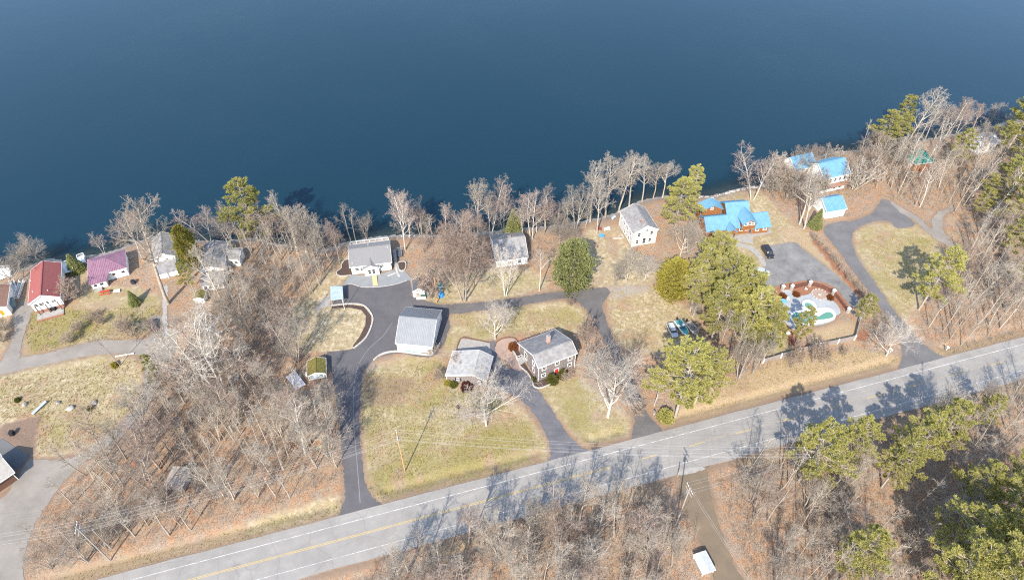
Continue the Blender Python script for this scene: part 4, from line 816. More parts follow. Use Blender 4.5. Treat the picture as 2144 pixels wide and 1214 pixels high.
def conifer(rs, kind):
    H = 14.0; wood = []; P = []; D = []
    trunk = [(0, 0, -.3, 0, 0, H * .5, .22, .14), (0, 0, H * .5, 0, 0, H * .97, .14, .03)]; wood += trunk
    if kind == 'pine':
        nb = 60; lop = rs.uniform(0, 6.28)
        for k in range(nb):
            f = .26 + .72 * (k / nb) ** .85; z = f * H; az = k * 2.4 + rs.uniform(-.6, .6)
            prof = (1 - ((f - .42) / .58) ** 2 * .88) if f > .42 else .5 + .5 * (f - .26) / .16
            L = H * .235 * prof * rs.uniform(.45, 1.3) * (1 + .22 * math.cos(az - lop)); el = -.08 + .8 * max(f - .5, 0) + rs.uniform(-.12, .18)
            d = np.array([math.cos(az) * math.cos(el), math.sin(az) * math.cos(el), math.sin(el)]); p0 = np.array([0, 0, z]); tip = p0 + d * L + np.array([0, 0, .08 * L])
            wood.append((*p0, *tip, .05, .015)); sd = np.cross(d, [0, 0, 1.]); sd /= np.linalg.norm(sd)
            for j in range(int(6 + 4.6 * L)):
                t = rs.uniform(.4, 1.0); side_ = rs.choice([-1, 1]); l2 = L * .30 * (1.2 - t) * rs.uniform(.4, 1.3) + .12
                b = p0 + (tip - p0) * t; e = b + (d * .8 + sd * side_ * .75) * l2 + np.array([0, 0, .25 * l2 + rs.normal(0, .05)])
                wood.append((*b, *e, .02, .01))
                for q in (1.0, .55): P.append(b + (e - b) * q + rs.normal(0, .04, 3)); D.append(unit(e - b) * .9)
            P.append(tip); D.append(d)
        V2, F2 = blades(np.array(P), np.array(D), rs, 12, .33, .034, .6)
    elif kind == 'cedar':           # dense rounded column
        m = 2300; az = rs.uniform(0, 2 * np.pi, m); f = rs.uniform(.03, 1, m); rad = H * .30 * np.sqrt(np.clip(1 - (np.abs(f - .36) / np.where(f > .36, .66, .5)) ** 2, .02, 1)) * (1 + .17 * np.sin(az * 5 + f * 9) + .12 * np.sin(az * 3 - f * 17 + 1) + .10 * np.sin(f * 38 + az * 2) + rs.normal(0, .09, m))
        rad *= rs.uniform(.6, 1.08, m); P = np.stack([np.cos(az) * rad, np.sin(az) * rad, f * H], 1); D = np.stack([np.cos(az), np.sin(az), .5 + 0 * az], 1)
        V2, F2 = blades(P, D, rs, 6, .62, .11, .5)
    elif kind == 'spruce':          # cone
        m = 2300; az = rs.uniform(0, 2 * np.pi, m); f = 1 - np.sqrt(rs.uniform(0, .98, m)); rad = H * .26 * (1 - f) * (1 + .13 * np.sin(az * 7) + .10 * np.sin(f * 60) + rs.normal(0, .06, m)) + .1
        rad *= rs.uniform(.7, 1.04, m); P = np.stack([np.cos(az) * rad, np.sin(az) * rad, .02 * H + f * H * .96], 1); D = np.stack([np.cos(az), np.sin(az), .1 + 0 * az], 1)
        V2, F2 = blades(P, D, rs, 6, .62, .11, .15)
    elif kind == 'bush':
        m = 900; d = rs.normal(0, 1, (m, 3)); d /= np.linalg.norm(d, axis=1)[:, None]; d[:, 2] = np.abs(d[:, 2]); rr = H * .45 * rs.uniform(.7, 1.03, (m, 1)) * (1 + .12 * np.sin(d[:, :1] * 9)); P = d * rr * np.array([1, 1, 1.9]); D = d; wood = [(0, 0, -.3, 0, 0, H * .5, .2, .1)]
        V2, F2 = blades(P, D, rs, 6, 1.5, .32, .3)
    V1, F1 = tubes(wood, 4); return V1, F1, V2, F2, H
def fol(name, c, c2, rand=.16):
    m, t, b = nodes(name); b.inputs['Roughness'].default_value = .75; b.inputs['Specular IOR Level'].default_value = .2
    tc = t.nodes.new('ShaderNodeTexCoord').outputs['Object']; o = ramp(t, noise(t, tc, 1.4, 4, .7), [(.33, c2), (.66, c)])
    oi = t.nodes.new('ShaderNodeObjectInfo').outputs['Random']; k = math_(t, 'ADD', math_(t, 'MULTIPLY', oi, 2 * rand), 1 - rand); cc = t.nodes.new('ShaderNodeCombineColor'); [t.links.new(k, cc.inputs[i]) for i in range(3)]
    o = mix(t, 1.0, o, cc.outputs[0], 'MULTIPLY'); t.links.new(o, b.inputs['Base Color'])
    tl = t.nodes.new('ShaderNodeBsdfTranslucent'); t.links.new(o, tl.inputs[0]); mx = t.nodes.new('ShaderNodeMixShader'); mx.inputs[0].default_value = .42
    t.links.new(b.outputs[0], mx.inputs[1]); t.links.new(tl.outputs[0], mx.inputs[2]); t.links.new(mx.outputs[0], t.nodes['Material Output'].inputs['Surface']); return m
FOL = {'pine': fol('pine_needles', (.46, .43, .135), (.31, .30, .105)), 'cedar': fol('cedar_spray', (.42, .37, .075), (.28, .25, .055)), 'spruce': fol('spruce_needles', (.33, .34, .135), (.20, .22, .095)), 'bush': fol('evergreen_shrub', (.17, .17, .04), (.10, .11, .03)), 'rust': fol('rust_shrub', (.26, .10, .035), (.15, .055, .025)), 'burgundy': fol('burgundy_shrub', (.15, .045, .045), (.09, .03, .03))}
def cproto(kind, seed, f=None):
    key = ('c', kind, seed, f)
    if key not in PROTO:
        V1, F1, V2, F2, H = conifer(np.random.default_rng(seed * 17 + 5), kind); PROTO[key] = (np_mesh('trunk', V1, F1, BK['grey'][0], True), np_mesh('crown', V2, F2, FOL[f or kind]), H)
    return PROTO[key]
def plant(name, label, cat, x, y, h, pr, wide=1.0, group=None, rz=None, lean=None):
    root = empty(name, (x, y, hgt(x, y) - .03), random.uniform(0, 6.28) if rz is None else rz); k = h / pr[2]; root.scale = (k * wide, k * wide, k)
    if lean: root.rotation_euler = (lean[0], lean[1], root.rotation_euler.z)
    link('trunk', pr[0], root); link('crown', pr[1], root); return tag(root, label, cat, group)
SQ = dict(forest=1.07, slim=1.1, open=.80, vase=.92, maple=.86, birch=1.1, shrub=.95, snag=.95, pine=.90, cedar=.82, spruce=.92, bush=.62)   # the far side of a wide crown is sighted above the tip
def bare(label, u, v, vt, kind='forest', skin='grey', wide=1.0, seed=None, group=None, lean=None, name=None):
    x, y = g(u, v); h = max(2.5, tall(u, v, vt) * SQ[kind]); s = seed if seed is not None else random.randint(1, 4)
    nm = name or ('birch_tree' if skin == 'birch' else 'bare_shrub' if kind == 'shrub' else 'bare_tree')
    return plant(nm, label, 'shrub' if kind == 'shrub' else 'tree', x, y, h, proto(kind, skin, s), wide, group, None, lean)
def ever(label, u, v, vt, kind='pine', wide=1.0, seed=None, group=None, f=None, name=None):
    x, y = g(u, v); h = max(.8, tall(u, v, vt) * SQ[kind]); nm = name or {'pine': 'pine_tree', 'cedar': 'cedar_tree', 'spruce': 'spruce_tree', 'bush': 'evergreen_shrub'}[kind]
    return plant(nm, label, 'shrub' if kind == 'bush' else 'tree', x, y, h, cproto(kind, seed if seed is not None else random.randint(1, 4), f), wide, group)

# ---- trees one can point to
B = bare; E_ = ever
B('large dark trunked bare tree overhanging the water at the western shore', 84, 547, 452, 'open', 'grey', 1.0, 1, lean=(0, R(-14)))
B('pale leaning bare tree beside the brown roofed cottage', 30, 597, 500, 'open', 'pale', 1.1, 2)
B('small white stemmed birch on the shore behind the purple roof', 217, 528, 484, 'birch', 'birch', 1.0, 1)
B('big bare tree leaning over the purple roof toward the lake', 352, 636, 425, 'forest', 'grey', 1.1, 2)
B('bare tree behind the right end of the purple roofed cottage', 300, 545, 440, 'forest', 'red', 1.2, 3)
B('contorted pale tree on the shore next to the grey porch cottage', 312, 520, 448, 'birch', 'pale', 1.2, 2)
B('low reddish bare tree between the red and purple cottages', 156, 627, 575, 'shrub', 'red', 1.0, 2)
B('white birch on the shore behind the rambling grey cottage', 438, 503, 428, 'birch', 'birch', 1.3, 3)
B('second white birch on the shore, just beside the tall lone pine', 484, 506, 432, 'birch', 'birch', 1.1, 1)
E_('tall lone white pine standing at the water beyond the bare trees', 543, 510, 360, 'pine', 1.2, 1)
E_('rounded yellow green cedar between the two grey cottages', 408, 558, 456, 'cedar', .62, 1)
E_('thin ragged pine in front of the rambling grey cottage', 408, 612, 535, 'pine', .75, 2)
E_('dark green cone shaped tree on the shore beside the red roofed cottage', 162, 566, 528, 'spruce', 1.25, 1)
E_('small bright green cone tree on the lawn near the purple cottage', 284, 636, 604, 'spruce', 1.0, 2)
E_('two tiered young pine beside the western lane junction', 346, 818, 732, 'pine', .55, 3)
B('leaning bare tree at the corner of the western lane', 252, 764, 690, 'slim', 'grey', .9, 1, lean=(0, R(-9)))
B('double trunked pale bare tree in the wood below the tiny shed', 468, 824, 610, 'vase', 'white', 1.1, 1)
B('bare tree standing behind the picnic table', 473, 645, 520, 'forest', 'pale', 1.0, 1)
B('bare tree overhanging the mossy glazed shed', 622, 758, 640, 'vase', 'pale', 1.1, 2)
B('bare tree on the driveway verge below the mossy shed', 690, 955, 830, 'vase', 'pale', .95, 3)
B('bare tree beside the low mossy bench in the brush', 640, 950, 830, 'forest', 'pale', 1.0, 2)
B('bare tree behind the white stone arc in the brush', 625, 880, 770, 'vase', 'pale', .9, 4)
B('slim bare tree at the corner of the mulch bed by the central lake house', 711, 550, 462, 'birch', 'red', 1.0, 4)
for i, (u, v, t_, k) in enumerate([(734, 501, 424, 'slim'), (744, 500, 432, 'slim'), (767, 499, 428, 'vase')]): B(('leftmost', 'middle', 'rightmost and widest')[i] + ' of three bare trees behind the railed deck of the central lake house', u, v, t_, k, 'grey', 1.3 if k == 'slim' else .9, i + 1, 'trees behind the central lake house')
B('tall white birch at the end of the central lake house side yard', 848, 524, 402, 'birch', 'birch', .9, 2)
B('white birch right behind the side yard birch at the water', 858, 497, 408, 'birch', 'birch', .9, 4)
B('bare tree at the water behind the reddish maple', 882, 492, 402, 'vase', 'red', .9, 2)
B('large reddish twin trunk maple beside the gravelly lane', 970, 630, 410, 'maple', 'red', 1.05, 2)
B('reddish multi stem sapling next to the charcoal roofed shed', 903, 622, 545, 'shrub', 'red', 1.0, 3)
B('bare tree in front of the white cape cottage', 1058, 619, 492, 'vase', 'white', .85, 1)
B('slender white tree between the cape cottage and the cone evergreen', 1129, 609, 522, 'slim', 'white', 1.25, 2)
B('grey bare tree on the shore behind the reddish maple crown', 1000, 497, 376, 'forest', 'grey', 1.1, 4)
B('white birch behind the left gable of the cape cottage', 1029, 492, 386, 'birch', 'birch', .9, 3)
B('white birch behind the ridge of the cape cottage', 1054, 489, 392, 'birch', 'birch', .9, 1)
E_('small narrow spruce rising behind the cape cottage roof', 1075, 497, 430, 'spruce', .95, 3)
B('white trunked tree at the far corner of the cape cottage', 1112, 501, 405, 'birch', 'birch', 1.25, 2)
B('bare birch on the shore between cape cottage and cone evergreen', 1142, 480, 396, 'birch', 'birch', 1.0, 4)
B('wide low bare tree behind the cone evergreen', 1172, 512, 425, 'open', 'grey', 1.25, 1)
B('tall pale tree with a leaning stem behind the cone evergreen', 1205, 482, 358, 'vase', 'pale', .9, 4)
E_('big broad cone shaped evergreen beside the gravelly lane', 1197, 596, 486, 'cedar', .98, 3, None, 'spruce')
B('bare tree standing at the edge of the tall white house yard', 1250, 490, 384, 'forest', 'pale', 1.1, 1)
for i, (u, v, t_) in enumerate([(1236, 463, 345), (1268, 452, 330), (1296, 440, 322), (1318, 428, 320), (1345, 420, 326), (1368, 412, 330), (1388, 410, 325)]):
    B('bare grey shore tree behind the tall white house, %s in the row from the west' % ('1st', '2nd', '3rd', '4th', '5th', '6th', '7th')[i], u, v, t_, 'forest', 'grey' if i % 2 else 'pale', 1.15, i % 4 + 1, 'shore trees behind the tall white house')
E_('tall pine at the shore with a lower twin beside the tall white house', 1446, 428, 335, 'pine', 1.0, 2); E_('broad pine behind the right side of the tall white house', 1412, 478, 360, 'pine', 1.25, 3)
for i, (u, v, t_, k) in enumerate([(1292, 591, 528, 'open'), (1311, 589, 505, 'vase'), (1350, 586, 500, 'open')]): B(('small bare tree beside the parked motorcycle', 'forked bare tree just right of the parked motorcycle', 'white trunked yard tree in front of the tall white house')[i], u, v, t_, k, 'pale' if i < 2 else 'white', .9, i + 1)
B('spreading bare tree against the left end of the log house', 1424, 537, 432, 'open', 'pale', 1.05, 3); B('bare tree close behind the yellow green cedar mound', 1440, 540, 445, 'vase', 'grey', .8, 2)
E_('rounded yellow green cedar mound at the edge of the dry field', 1404, 616, 530, 'cedar', 1.05, 2)
for i, (u, v, t_, wd) in enumerate([(1484, 590, 478, 1.25), (1445, 650, 545, 1.15), (1512, 645, 515, 1.35), (1538, 676, 560, 1.1), (1490, 710, 580, 1.35), (1552, 732, 595, 1.3), (1590, 748, 630, 1.05), (1462, 612, 505, 1.15), (1535, 690, 555, 1.3)]):
    E_(('northern pine of the grove in front of the log house', 'pine on the field edge of the grove west of the pool', 'central tall pine of the grove west of the pool', 'pine of the grove nearest the silver car', 'southwestern pine of the grove west of the pool', 'southern pine of the grove beside bare brush', 'pine of the grove nearest the pool deck', 'pine of the grove next to the cedar mound', 'pine in the heart of the grove between parking area and boats')[i], u, v, t_, 'pine', wd, i % 4 + 1, 'pine grove west of the pool')
E_('wide pine in front of the parked boats', 1415, 868, 705, 'pine', 1.15, 1); E_('smaller pine tucked behind the wide pine by the boats', 1455, 845, 718, 'pine', .95, 4)
B('white birch trunk under the wide pine by the boats', 1370, 848, 770, 'snag', 'birch', .9, 1)
B('large spreading bare tree between the lane and the house with the red door', 1273, 872, 690, 'open', 'white', 1.0, 4)
B('wide low bare tree on the lawn below the shingled garage', 1018, 890, 768, 'open', 'white', 1.25, 2)
B('white barked tree behind the pink paver circle', 1037, 710, 612, 'open', 'white', .95, 3)
B('reddish sapling clump beside the lane behind the house with the red door', 1228, 722, 660, 'shrub', 'red', .7, 1)
for i, (u, v, t_, k) in enumerate([(1545, 792, 690, 'vase'), (1520, 770, 665, 'slim'), (1575, 782, 700, 'forest'), (1500, 755, 650, 'slim'), (1592, 765, 690, 'slim')]): B(('bare multi stem tree at the old pole beside the highway verge', 'thin bare tree left of the old pole', 'bare tree right of the old pole', 'thin bare tree close to the boats', 'thin bare tree at the end of the plank fence')[i], u, v, t_, k, 'grey', 1.0, i % 4 + 1)
for i, (u, v, t_) in enumerate([(1655, 768, 715), (1702, 760, 708), (1717, 758, 715), (1764, 745, 722)]): B(('first', 'second', 'third', 'last and smallest')[i] + ' bare shrub outside the plank fence counting from the old pole', u, v, t_, 'shrub', 'brush', .7, i % 3 + 1, 'shrubs outside the plank fence')
E_('pine growing beside the kidney shaped pool', 1666, 724, 634, 'pine', .75, 2); E_('low dark pine where the parking area meets the long driveway', 1798, 672, 610, 'pine', 1.05, 3)
B('wide pale bare tree at the mouth of the long driveway', 1856, 744, 640, 'open', 'white', 1.0, 1)
B('white birch on the open lawn behind the log house', 1575, 418, 312, 'birch', 'birch', 1.2, 3)
B('bare tree in front of the blue roofed garage, left of a pair', 1674, 469, 365, 'forest', 'pale', 1.2, 1); B('bare tree in front of the blue roofed garage, right of a pair', 1683, 479, 385, 'forest', 'pale', 1.2, 3)
E_('small dark evergreen at the foot of the bare pair by the blue roofed garage', 1706, 474, 432, 'spruce', 1.0, 2)
E_('round crowned pine on the lawn by the gravel road', 1924, 648, 506, 'pine', 1.0, 4)
E_('high pine on the point of the eastern shore', 1872, 288, 178, 'pine', .8, 1); E_('bushy pine in front of the high pine on the eastern shore', 1838, 322, 222, 'pine', 1.15, 2); E_('second bushy pine on the eastern shore', 1868, 318, 228, 'pine', 1.0, 3)
E_('pine behind the green roofed cabin', 1988, 352, 258, 'pine', .9, 4); E_('tall pine at the eastern edge over the water', 2090, 345, 178, 'pine', 1.1, 1); E_('very tall pine at the far eastern corner', 2122, 340, 150, 'pine', 1.1, 2)
for i, (u, v, t_, wd) in enumerate([(2080, 440, 320, 1.2), (2110, 500, 370, 1.1), (2040, 455, 385, .9), (2125, 620, 520, 1.1), (2100, 540, 440, .9), (2105, 400, 300, 1.1)]):
    E_('pine inside the eastern wood, %s counting from the pale house' % ('2nd', '4th', '3rd', '6th', '5th', '1st')[i], u, v, t_, 'pine', wd, i % 4 + 1, 'pines in the eastern wood')
for i, (u, v, t_, k, s) in enumerate([(1893, 318, 186, 'forest', 'pale'), (1934, 297, 205, 'slim', 'pale'), (1957, 290, 210, 'forest', 'grey'), (1967, 302, 205, 'birch', 'birch'), (2006, 274, 208, 'birch', 'birch'), (2035, 275, 215, 'forest', 'red'), (2060, 270, 212, 'forest', 'grey'), (1985, 285, 206, 'forest', 'red'), (1915, 306, 215, 'slim', 'grey')]):
    B('bare tree on the eastern shore, %s from the high pine' % ('1st', '3rd', '4th', '5th', '7th', '8th', '9th', '6th', '2nd')[i], u, v, t_, k, s, 1.15, i % 4 + 1, 'eastern shore trees')
# southeast pines across the road
for i, (u, v, t_, wd) in enumerate([(1672, 1008, 874, 1.05), (1750, 988, 868, .92), (1890, 980, 864, 1.0), (1942, 945, 828, .95), (2040, 900, 822, .85), (2005, 1072, 965, .9), (2062, 1100, 985, .95), (1975, 1180, 1062, .95), (2045, 1212, 1066, 1.0), (2105, 1190, 1045, .95), (1758, 1212, 1098, .8), (1945, 1258, 1130, .9), (2015, 1298, 1140, .95), (2100, 1040, 930, .85), (2095, 1298, 1145, .95), (1845, 1020, 905, .8)]):
    E_('yellow green pine in the wood south of the highway, %s counting from the dirt lane' % ('1st', '2nd', '5th', '7th', '12th', '10th', '13th', '8th', '11th', '15th', '3rd', '6th', '9th', '14th', '16th', '4th')[i], u, v, t_, 'pine', wd, i % 4 + 1, 'pines south of the highway')

# ---- woods: trees stand in rows that follow the highway or the lanes
nth = lambda n: '%d%s' % (n, 'th' if 10 < n % 100 < 14 else {1: 'st', 2: 'nd', 3: 'rd'}.get(n % 10, 'th'))
PAVED_PX = [gl(p) for p in SHEETS.values()] + [gl(ISLAND), gl(POOLDECK)]
def pin(x, y, polys):
    return any(bool(inside(np.array([x]), np.array([y]), p)[0]) for p in polys)
NOTREE = [gl(p) for p in ([(585, 768), (625, 755), (705, 755), (705, 860), (650, 900), (596, 868)], [(345, 985), (405, 985), (425, 1060), (365, 1060)], [(1225, 640), (1320, 800), (1300, 700), (1262, 620)], [(1440, 1150), (1500, 1150), (1510, 1260), (1450, 1260)])]
TAKEN = [(o.location.x, o.location.y) for o in bpy.data.objects if o.parent is None and o.get('category') == 'tree']
HOUSES = [(o.location.x, o.location.y, max(o['wd']) * .62 if 'wd' in o else 4.5) for o in bpy.data.objects if o.parent is None and o.get('category') in ('house', 'garage', 'shed', 'carport')]
def wood(area, P_, n, hr, text, group, rows, kinds, skins, mind=2.2, ref=0):
    poly = gl(P_); A = np.array(poly); lo, hi = A.min(0), A.max(0); got = []; rs = random.Random(area); tries = 0
    while len(got) < n and tries < 6000:
        tries += 1; x, y = rs.uniform(lo[0], hi[0]), rs.uniform(lo[1], hi[1])
        if not pin(x, y, [poly]) or pin(x, y, PAVED_PX) or pin(x, y, NOTREE): continue
        if any((x - a) ** 2 + (y - b_) ** 2 < mind ** 2 for a, b_ in TAKEN) or any((x - a) ** 2 + (y - b_) ** 2 < c_ ** 2 for a, b_, c_ in HOUSES): continue
        if abs(((np.array((x, y)) - RA) @ RN) / K + 3) < 5.4: continue
        got.append((x, y)); TAKEN.append((x, y))
    s = lambda p: (np.array(p) - RA) @ RN; got.sort(key=s); per = math.ceil(len(got) / rows)
    for r_ in range(rows):
        row = sorted(got[r_ * per:(r_ + 1) * per], key=lambda p: (p[0] if ref == 0 else -p[0]))
        for i, (x, y) in enumerate(row):
            kd, sk = rs.choice(kinds), rs.choice(skins); h = rs.uniform(*hr)
            plant('birch_tree' if sk == 'birch' else 'bare_tree', text % (nth(i + 1), nth(r_ + 1)), 'tree', x, y, h, proto(kd, sk, rs.randint(1, 4)), rs.uniform(.9, 1.25), group, rs.uniform(0, 6.28), (rs.gauss(0, .05), rs.gauss(0, .05)))
wood(1, [(360, 760), (420, 690), (520, 640), (600, 650), (640, 720), (690, 760), (700, 830), (712, 900), (715, 980), (620, 1010), (480, 1060), (340, 1120), (180, 1160), (90, 1170), (90, 1080), (150, 1010), (270, 910), (330, 830)], 60, (12, 19), 'bare tree in wood west of driveway, %s from lane, %s row above highway', 'wood west of the driveway', 7, ['forest', 'slim', 'forest', 'vase'], ['grey', 'pale', 'grey', 'red'])
wood(2, [(490, 520), (560, 520), (640, 540), (690, 540), (680, 600), (640, 640), (560, 640), (470, 700), (430, 680), (470, 600)], 22, (12, 19), 'bare tree between grey cottage and lake house, %s from cottage, %s row above highway', 'trees beside the rambling cottage', 4, ['forest', 'slim', 'forest'], ['grey', 'pale', 'pale', 'red'])
wood(3, [(700, 1260), (780, 1190), (940, 1140), (1270, 1045), (1370, 1025), (1385, 1100), (1420, 1190), (1450, 1300), (1300, 1330), (1000, 1330), (750, 1330)], 46, (12, 19), 'bare tree south of highway, west of dirt lane, %s from west, %s row from south', 'wood south of the highway', 7, ['forest', 'vase', 'slim', 'forest'], ['pale', 'grey', 'pale', 'red'])
wood(4, [(1530, 1000), (1660, 960), (1900, 900), (2144, 820), (2230, 900), (2230, 1330), (1640, 1330), (1580, 1140)], 42, (11, 18), 'bare tree south of highway, east of dirt lane, %s from lane, %s row from south', 'wood east of the dirt lane', 7, ['forest', 'vase', 'slim'], ['pale', 'grey', 'grey', 'red'])
wood(5, [(1930, 725), (1960, 640), (2010, 560), (1990, 520), (2050, 480), (2144, 470), (2230, 520), (2230, 690), (2144, 690), (2020, 730)], 30, (13, 20), 'bare tree in wood east of round pine, %s from pine, %s row above highway', 'wood east of the long driveway', 5, ['slim', 'forest', 'slim'], ['pale', 'pale', 'grey', 'red'])
wood(6, [(1880, 420), (1860, 370), (1900, 350), (2000, 330), (2144, 300), (2200, 330), (2200, 470), (2040, 470), (1970, 460), (1930, 450)], 28, (15, 21), 'tall thin bare tree around green roofed cabin, %s from driveway, %s row from south', 'wood around the green roofed cabin', 5, ['slim', 'slim', 'forest'], ['pale', 'birch', 'grey'])
wood(7, [(1590, 400), (1630, 360), (1680, 340), (1715, 335), (1740, 325), (1800, 318), (1870, 310), (1890, 345), (1880, 395), (1810, 420), (1760, 400), (1650, 430)], 30, (8, 14), 'low bare tree around blue roofed house, %s from lawn, %s row from south', 'brush around the blue roofed house', 4, ['vase', 'forest', 'shrub'], ['pale', 'red', 'grey', 'brush'])
wood(8, [(870, 510), (960, 500), (1020, 500), (1030, 560), (1000, 590), (930, 600), (880, 590)], 8, (5, 9), 'thin reddish sapling between side yard and cape cottage, %s from yard, %s row from lane', 'saplings beside the reddish maple', 2, ['slim', 'vase'], ['red', 'red', 'brush'])
wood(9, [(1455, 560), (1480, 700), (1540, 760), (1620, 760), (1600, 790), (1510, 810), (1480, 760), (1440, 680)], 8, (5, 9), 'small bare tree under pine grove, %s from field, %s row above highway', 'saplings under the pine grove', 2, ['slim', 'vase'], ['grey', 'pale'])
wood(10, [(480, 512), (590, 520), (690, 528), (690, 545), (560, 540), (480, 530)], 13, (14, 20), 'bare shore tree between lone pine and lake house, %s from the pine, %s row', 'shore trees by the lone pine', 1, ['forest', 'slim'], ['pale', 'grey'])
wood(11, [(900, 496), (1000, 493), (1220, 470), (1240, 480), (1150, 500), (1000, 512), (900, 512)], 15, (10, 15), 'bare shore tree by the cape cottage, %s from the west, %s row', 'shore trees by the cape cottage', 1, ['birch', 'forest', 'slim'], ['birch', 'pale', 'red'])
wood(13, [(80, 1195), (180, 1178), (340, 1128), (480, 1088), (620, 1045), (640, 1005), (480, 1035), (300, 1085), (120, 1120)], 16, (9, 15), 'bare tree in brush along the western highway verge, %s from west, %s row', 'trees along the western verge', 1, ['slim', 'forest', 'vase'], ['grey', 'pale', 'red'])
wood(12, [(1395, 420), (1440, 425), (1465, 418), (1440, 470), (1400, 470)], 4, (5, 9), 'low reddish bare tree by the twin pines, %s from the west, %s row', 'low trees by the twin pines', 1, ['vase'], ['red', 'brush'])
# ---- shrubs one can point to
for lab, u, v, vt, wd, f in [('low yellow green shrub at the left corner of the shingled garage front', 938, 802, 792, 1.6, 'cedar'), ('second low shrub beside the shingled garage front wall', 949, 806, 795, 1.6, 'bush'), ('burgundy shrub in front of the shingled garage', 977, 812, 795, 1.5, 'burgundy'),
    ('dark green round shrub just left of the red door', 1156, 798, 775, 1.1, 'bush'), ('green upright shrub just right of the red door', 1178, 788, 766, 1.0, 'bush'), ('small green shrub by the gable wall of the house with the red door', 1117, 796, 787, 1.3, 'bush'), ('small rust coloured shrub on the pink paver circle', 1074, 728, 714, 1.6, 'rust'),
    ('small round green shrub on the west lawn', 37, 838, 829, 1.3, 'bush'), ('small green shrub next to the fourth boulder', 190, 855, 845, 1.3, 'bush'), ('yellow green shrub at the end of the white log', 240, 766, 752, 1.1, 'cedar'), ('rust shrub beside the curved fence and pool deck', 1667, 618, 608, 1.8, 'rust'), ('rust shrub by the pool deck entrance', 1639, 622, 610, 1.5, 'rust'), ('rust shrub behind the round fire circle', 1738, 625, 613, 1.4, 'rust'), ('dark shrub below the wide bare lawn tree', 959, 852, 846, 1.3, 'burgundy'),
    ('low green juniper in front of the wide pine by the boats', 1392, 874, 846, 1.2, 'pine')]:
    E_(lab, u, v, vt, 'bush', wd, 1, None, f)
for i, (u, v, vt) in enumerate([(1190, 795, 775), (1330, 930 - 60, 840), (195, 670, 650), (170, 690, 668), (150, 715, 690), (215, 678, 658), (262, 690, 665), (275, 705, 670), (10, 690, 660), (5, 715, 690), (905, 740, 722), (955, 770, 745), (920, 790, 770), (1195, 640, 622)]):
    B('leafless brown shrub, ' + ('beside the corner of the house with the red door', 'near the mouth of the gravelly lane', 'in the hedge line on the red cottage lawn', 'second in the hedge line on the red cottage lawn', 'at the lane end of the hedge line on the red cottage lawn', 'at the upper end of the hedge line on the red cottage lawn', 'beside the grey cottage path', 'nearest the lane junction below the grey cottage path', 'beside the pale gravel drive', 'at the foot of the pale gravel drive', 'against the big grey garage kerb', 'at the back corner of the shingled garage', 'against the left wall of the shingled garage', 'at the inner bend of the gravelly lane')[i], u, v, vt, 'shrub', 'brush', 1.3, i % 4 + 1, 'leafless yard shrubs')
# hedge of bare shrubs along the long driveway
for i in range(11):
    t_ = i / 10; u, v = 1708 + (1812 - 1708) * t_ + random.uniform(-2, 2), 505 + (628 - 505) * t_ + random.uniform(-2, 2)
    B('bare hedge shrub between log house lawn and long driveway, %s from the garage' % nth(i + 1), u, v, v - random.uniform(9, 18), 'shrub', 'brush', random.uniform(.9, 1.3), i % 4 + 1, 'hedge along the long driveway')

# ---- undergrowth and dry weeds: uncountable
def scatter_stuff(name, label, areas, n, mat, mk, kind='stuff'):
    V, F, b = [], [], 0; rs = np.random.default_rng(len(name) * 7 + n); polys = [gl(a) for a in areas]; ar = []
    for p in polys:
        P = np.array(p); ar.append(abs(np.sum(P[:, 0] * np.roll(P[:, 1], -1) - np.roll(P[:, 0], -1) * P[:, 1])) / 2)
    for p, a in zip(polys, ar):
        P = np.array(p); lo, hi = P.min(0), P.max(0); m = int(n * a / sum(ar)); q = rs.uniform(lo, hi, (m * 4, 2)); ok = inside(q[:, 0], q[:, 1], p)
        for pv in PAVED_PX + (NOTREE if name != 'dry_grass' else []): ok &= ~inside(q[:, 0], q[:, 1], pv)
        oo = ((q - RA) @ RN) / K; ok &= np.abs(oo + 3) > 5.1
        for hx, hy, hr_ in HOUSES: ok &= (q[:, 0] - hx) ** 2 + (q[:, 1] - hy) ** 2 > (hr_ * .8) ** 2
        q = q[ok][:m]; z = np.array([hgt(*c_) for c_ in q]); v, f = mk(np.column_stack([q, z]), rs); V.append(v); F.append(f + b); b += len(v)
    o = link(name, np_mesh(name, np.vstack(V), np.vstack(F), mat)); return tag(o, label, None, None, kind)
def mk_twigs(P, rs):
    m = len(P); k = 6; p = np.repeat(P, k, 0); h = np.repeat(rs.uniform(.5, 2.0, m), k)[:, None]; d = rs.normal(0, .5, (m * k, 3)); d[:, 2] = 1; d /= np.linalg.norm(d, axis=1)[:, None]
    p = p + rs.normal(0, .18, p.shape) * np.array([1, 1, 0]); mid = p + d * h * .5; d2 = d + rs.normal(0, .35, d.shape); d2 /= np.linalg.norm(d2, axis=1)[:, None]
    s1 = np.column_stack([p, mid, np.full(m * k, .018), np.full(m * k, .013)]); s2 = np.column_stack([mid, mid + d2 * h * .5, np.full(m * k, .013), np.full(m * k, .006)]); d3 = d2 + rs.normal(0, .6, d.shape); d3 /= np.linalg.norm(d3, axis=1)[:, None]
    s3 = np.column_stack([mid, mid + d3 * h * .4, np.full(m * k, .01), np.full(m * k, .006)]); return tubes(np.vstack([s1, s2, s3]), 3)
def mk_grass(P, rs):
    m = len(P); D = np.zeros((m, 3)); D[:, 2] = .8; V, F = blades(P, D, rs, 4, .34, .045, .3); return V, np.concatenate([F, F[:, 2:3]], 1) if False else F
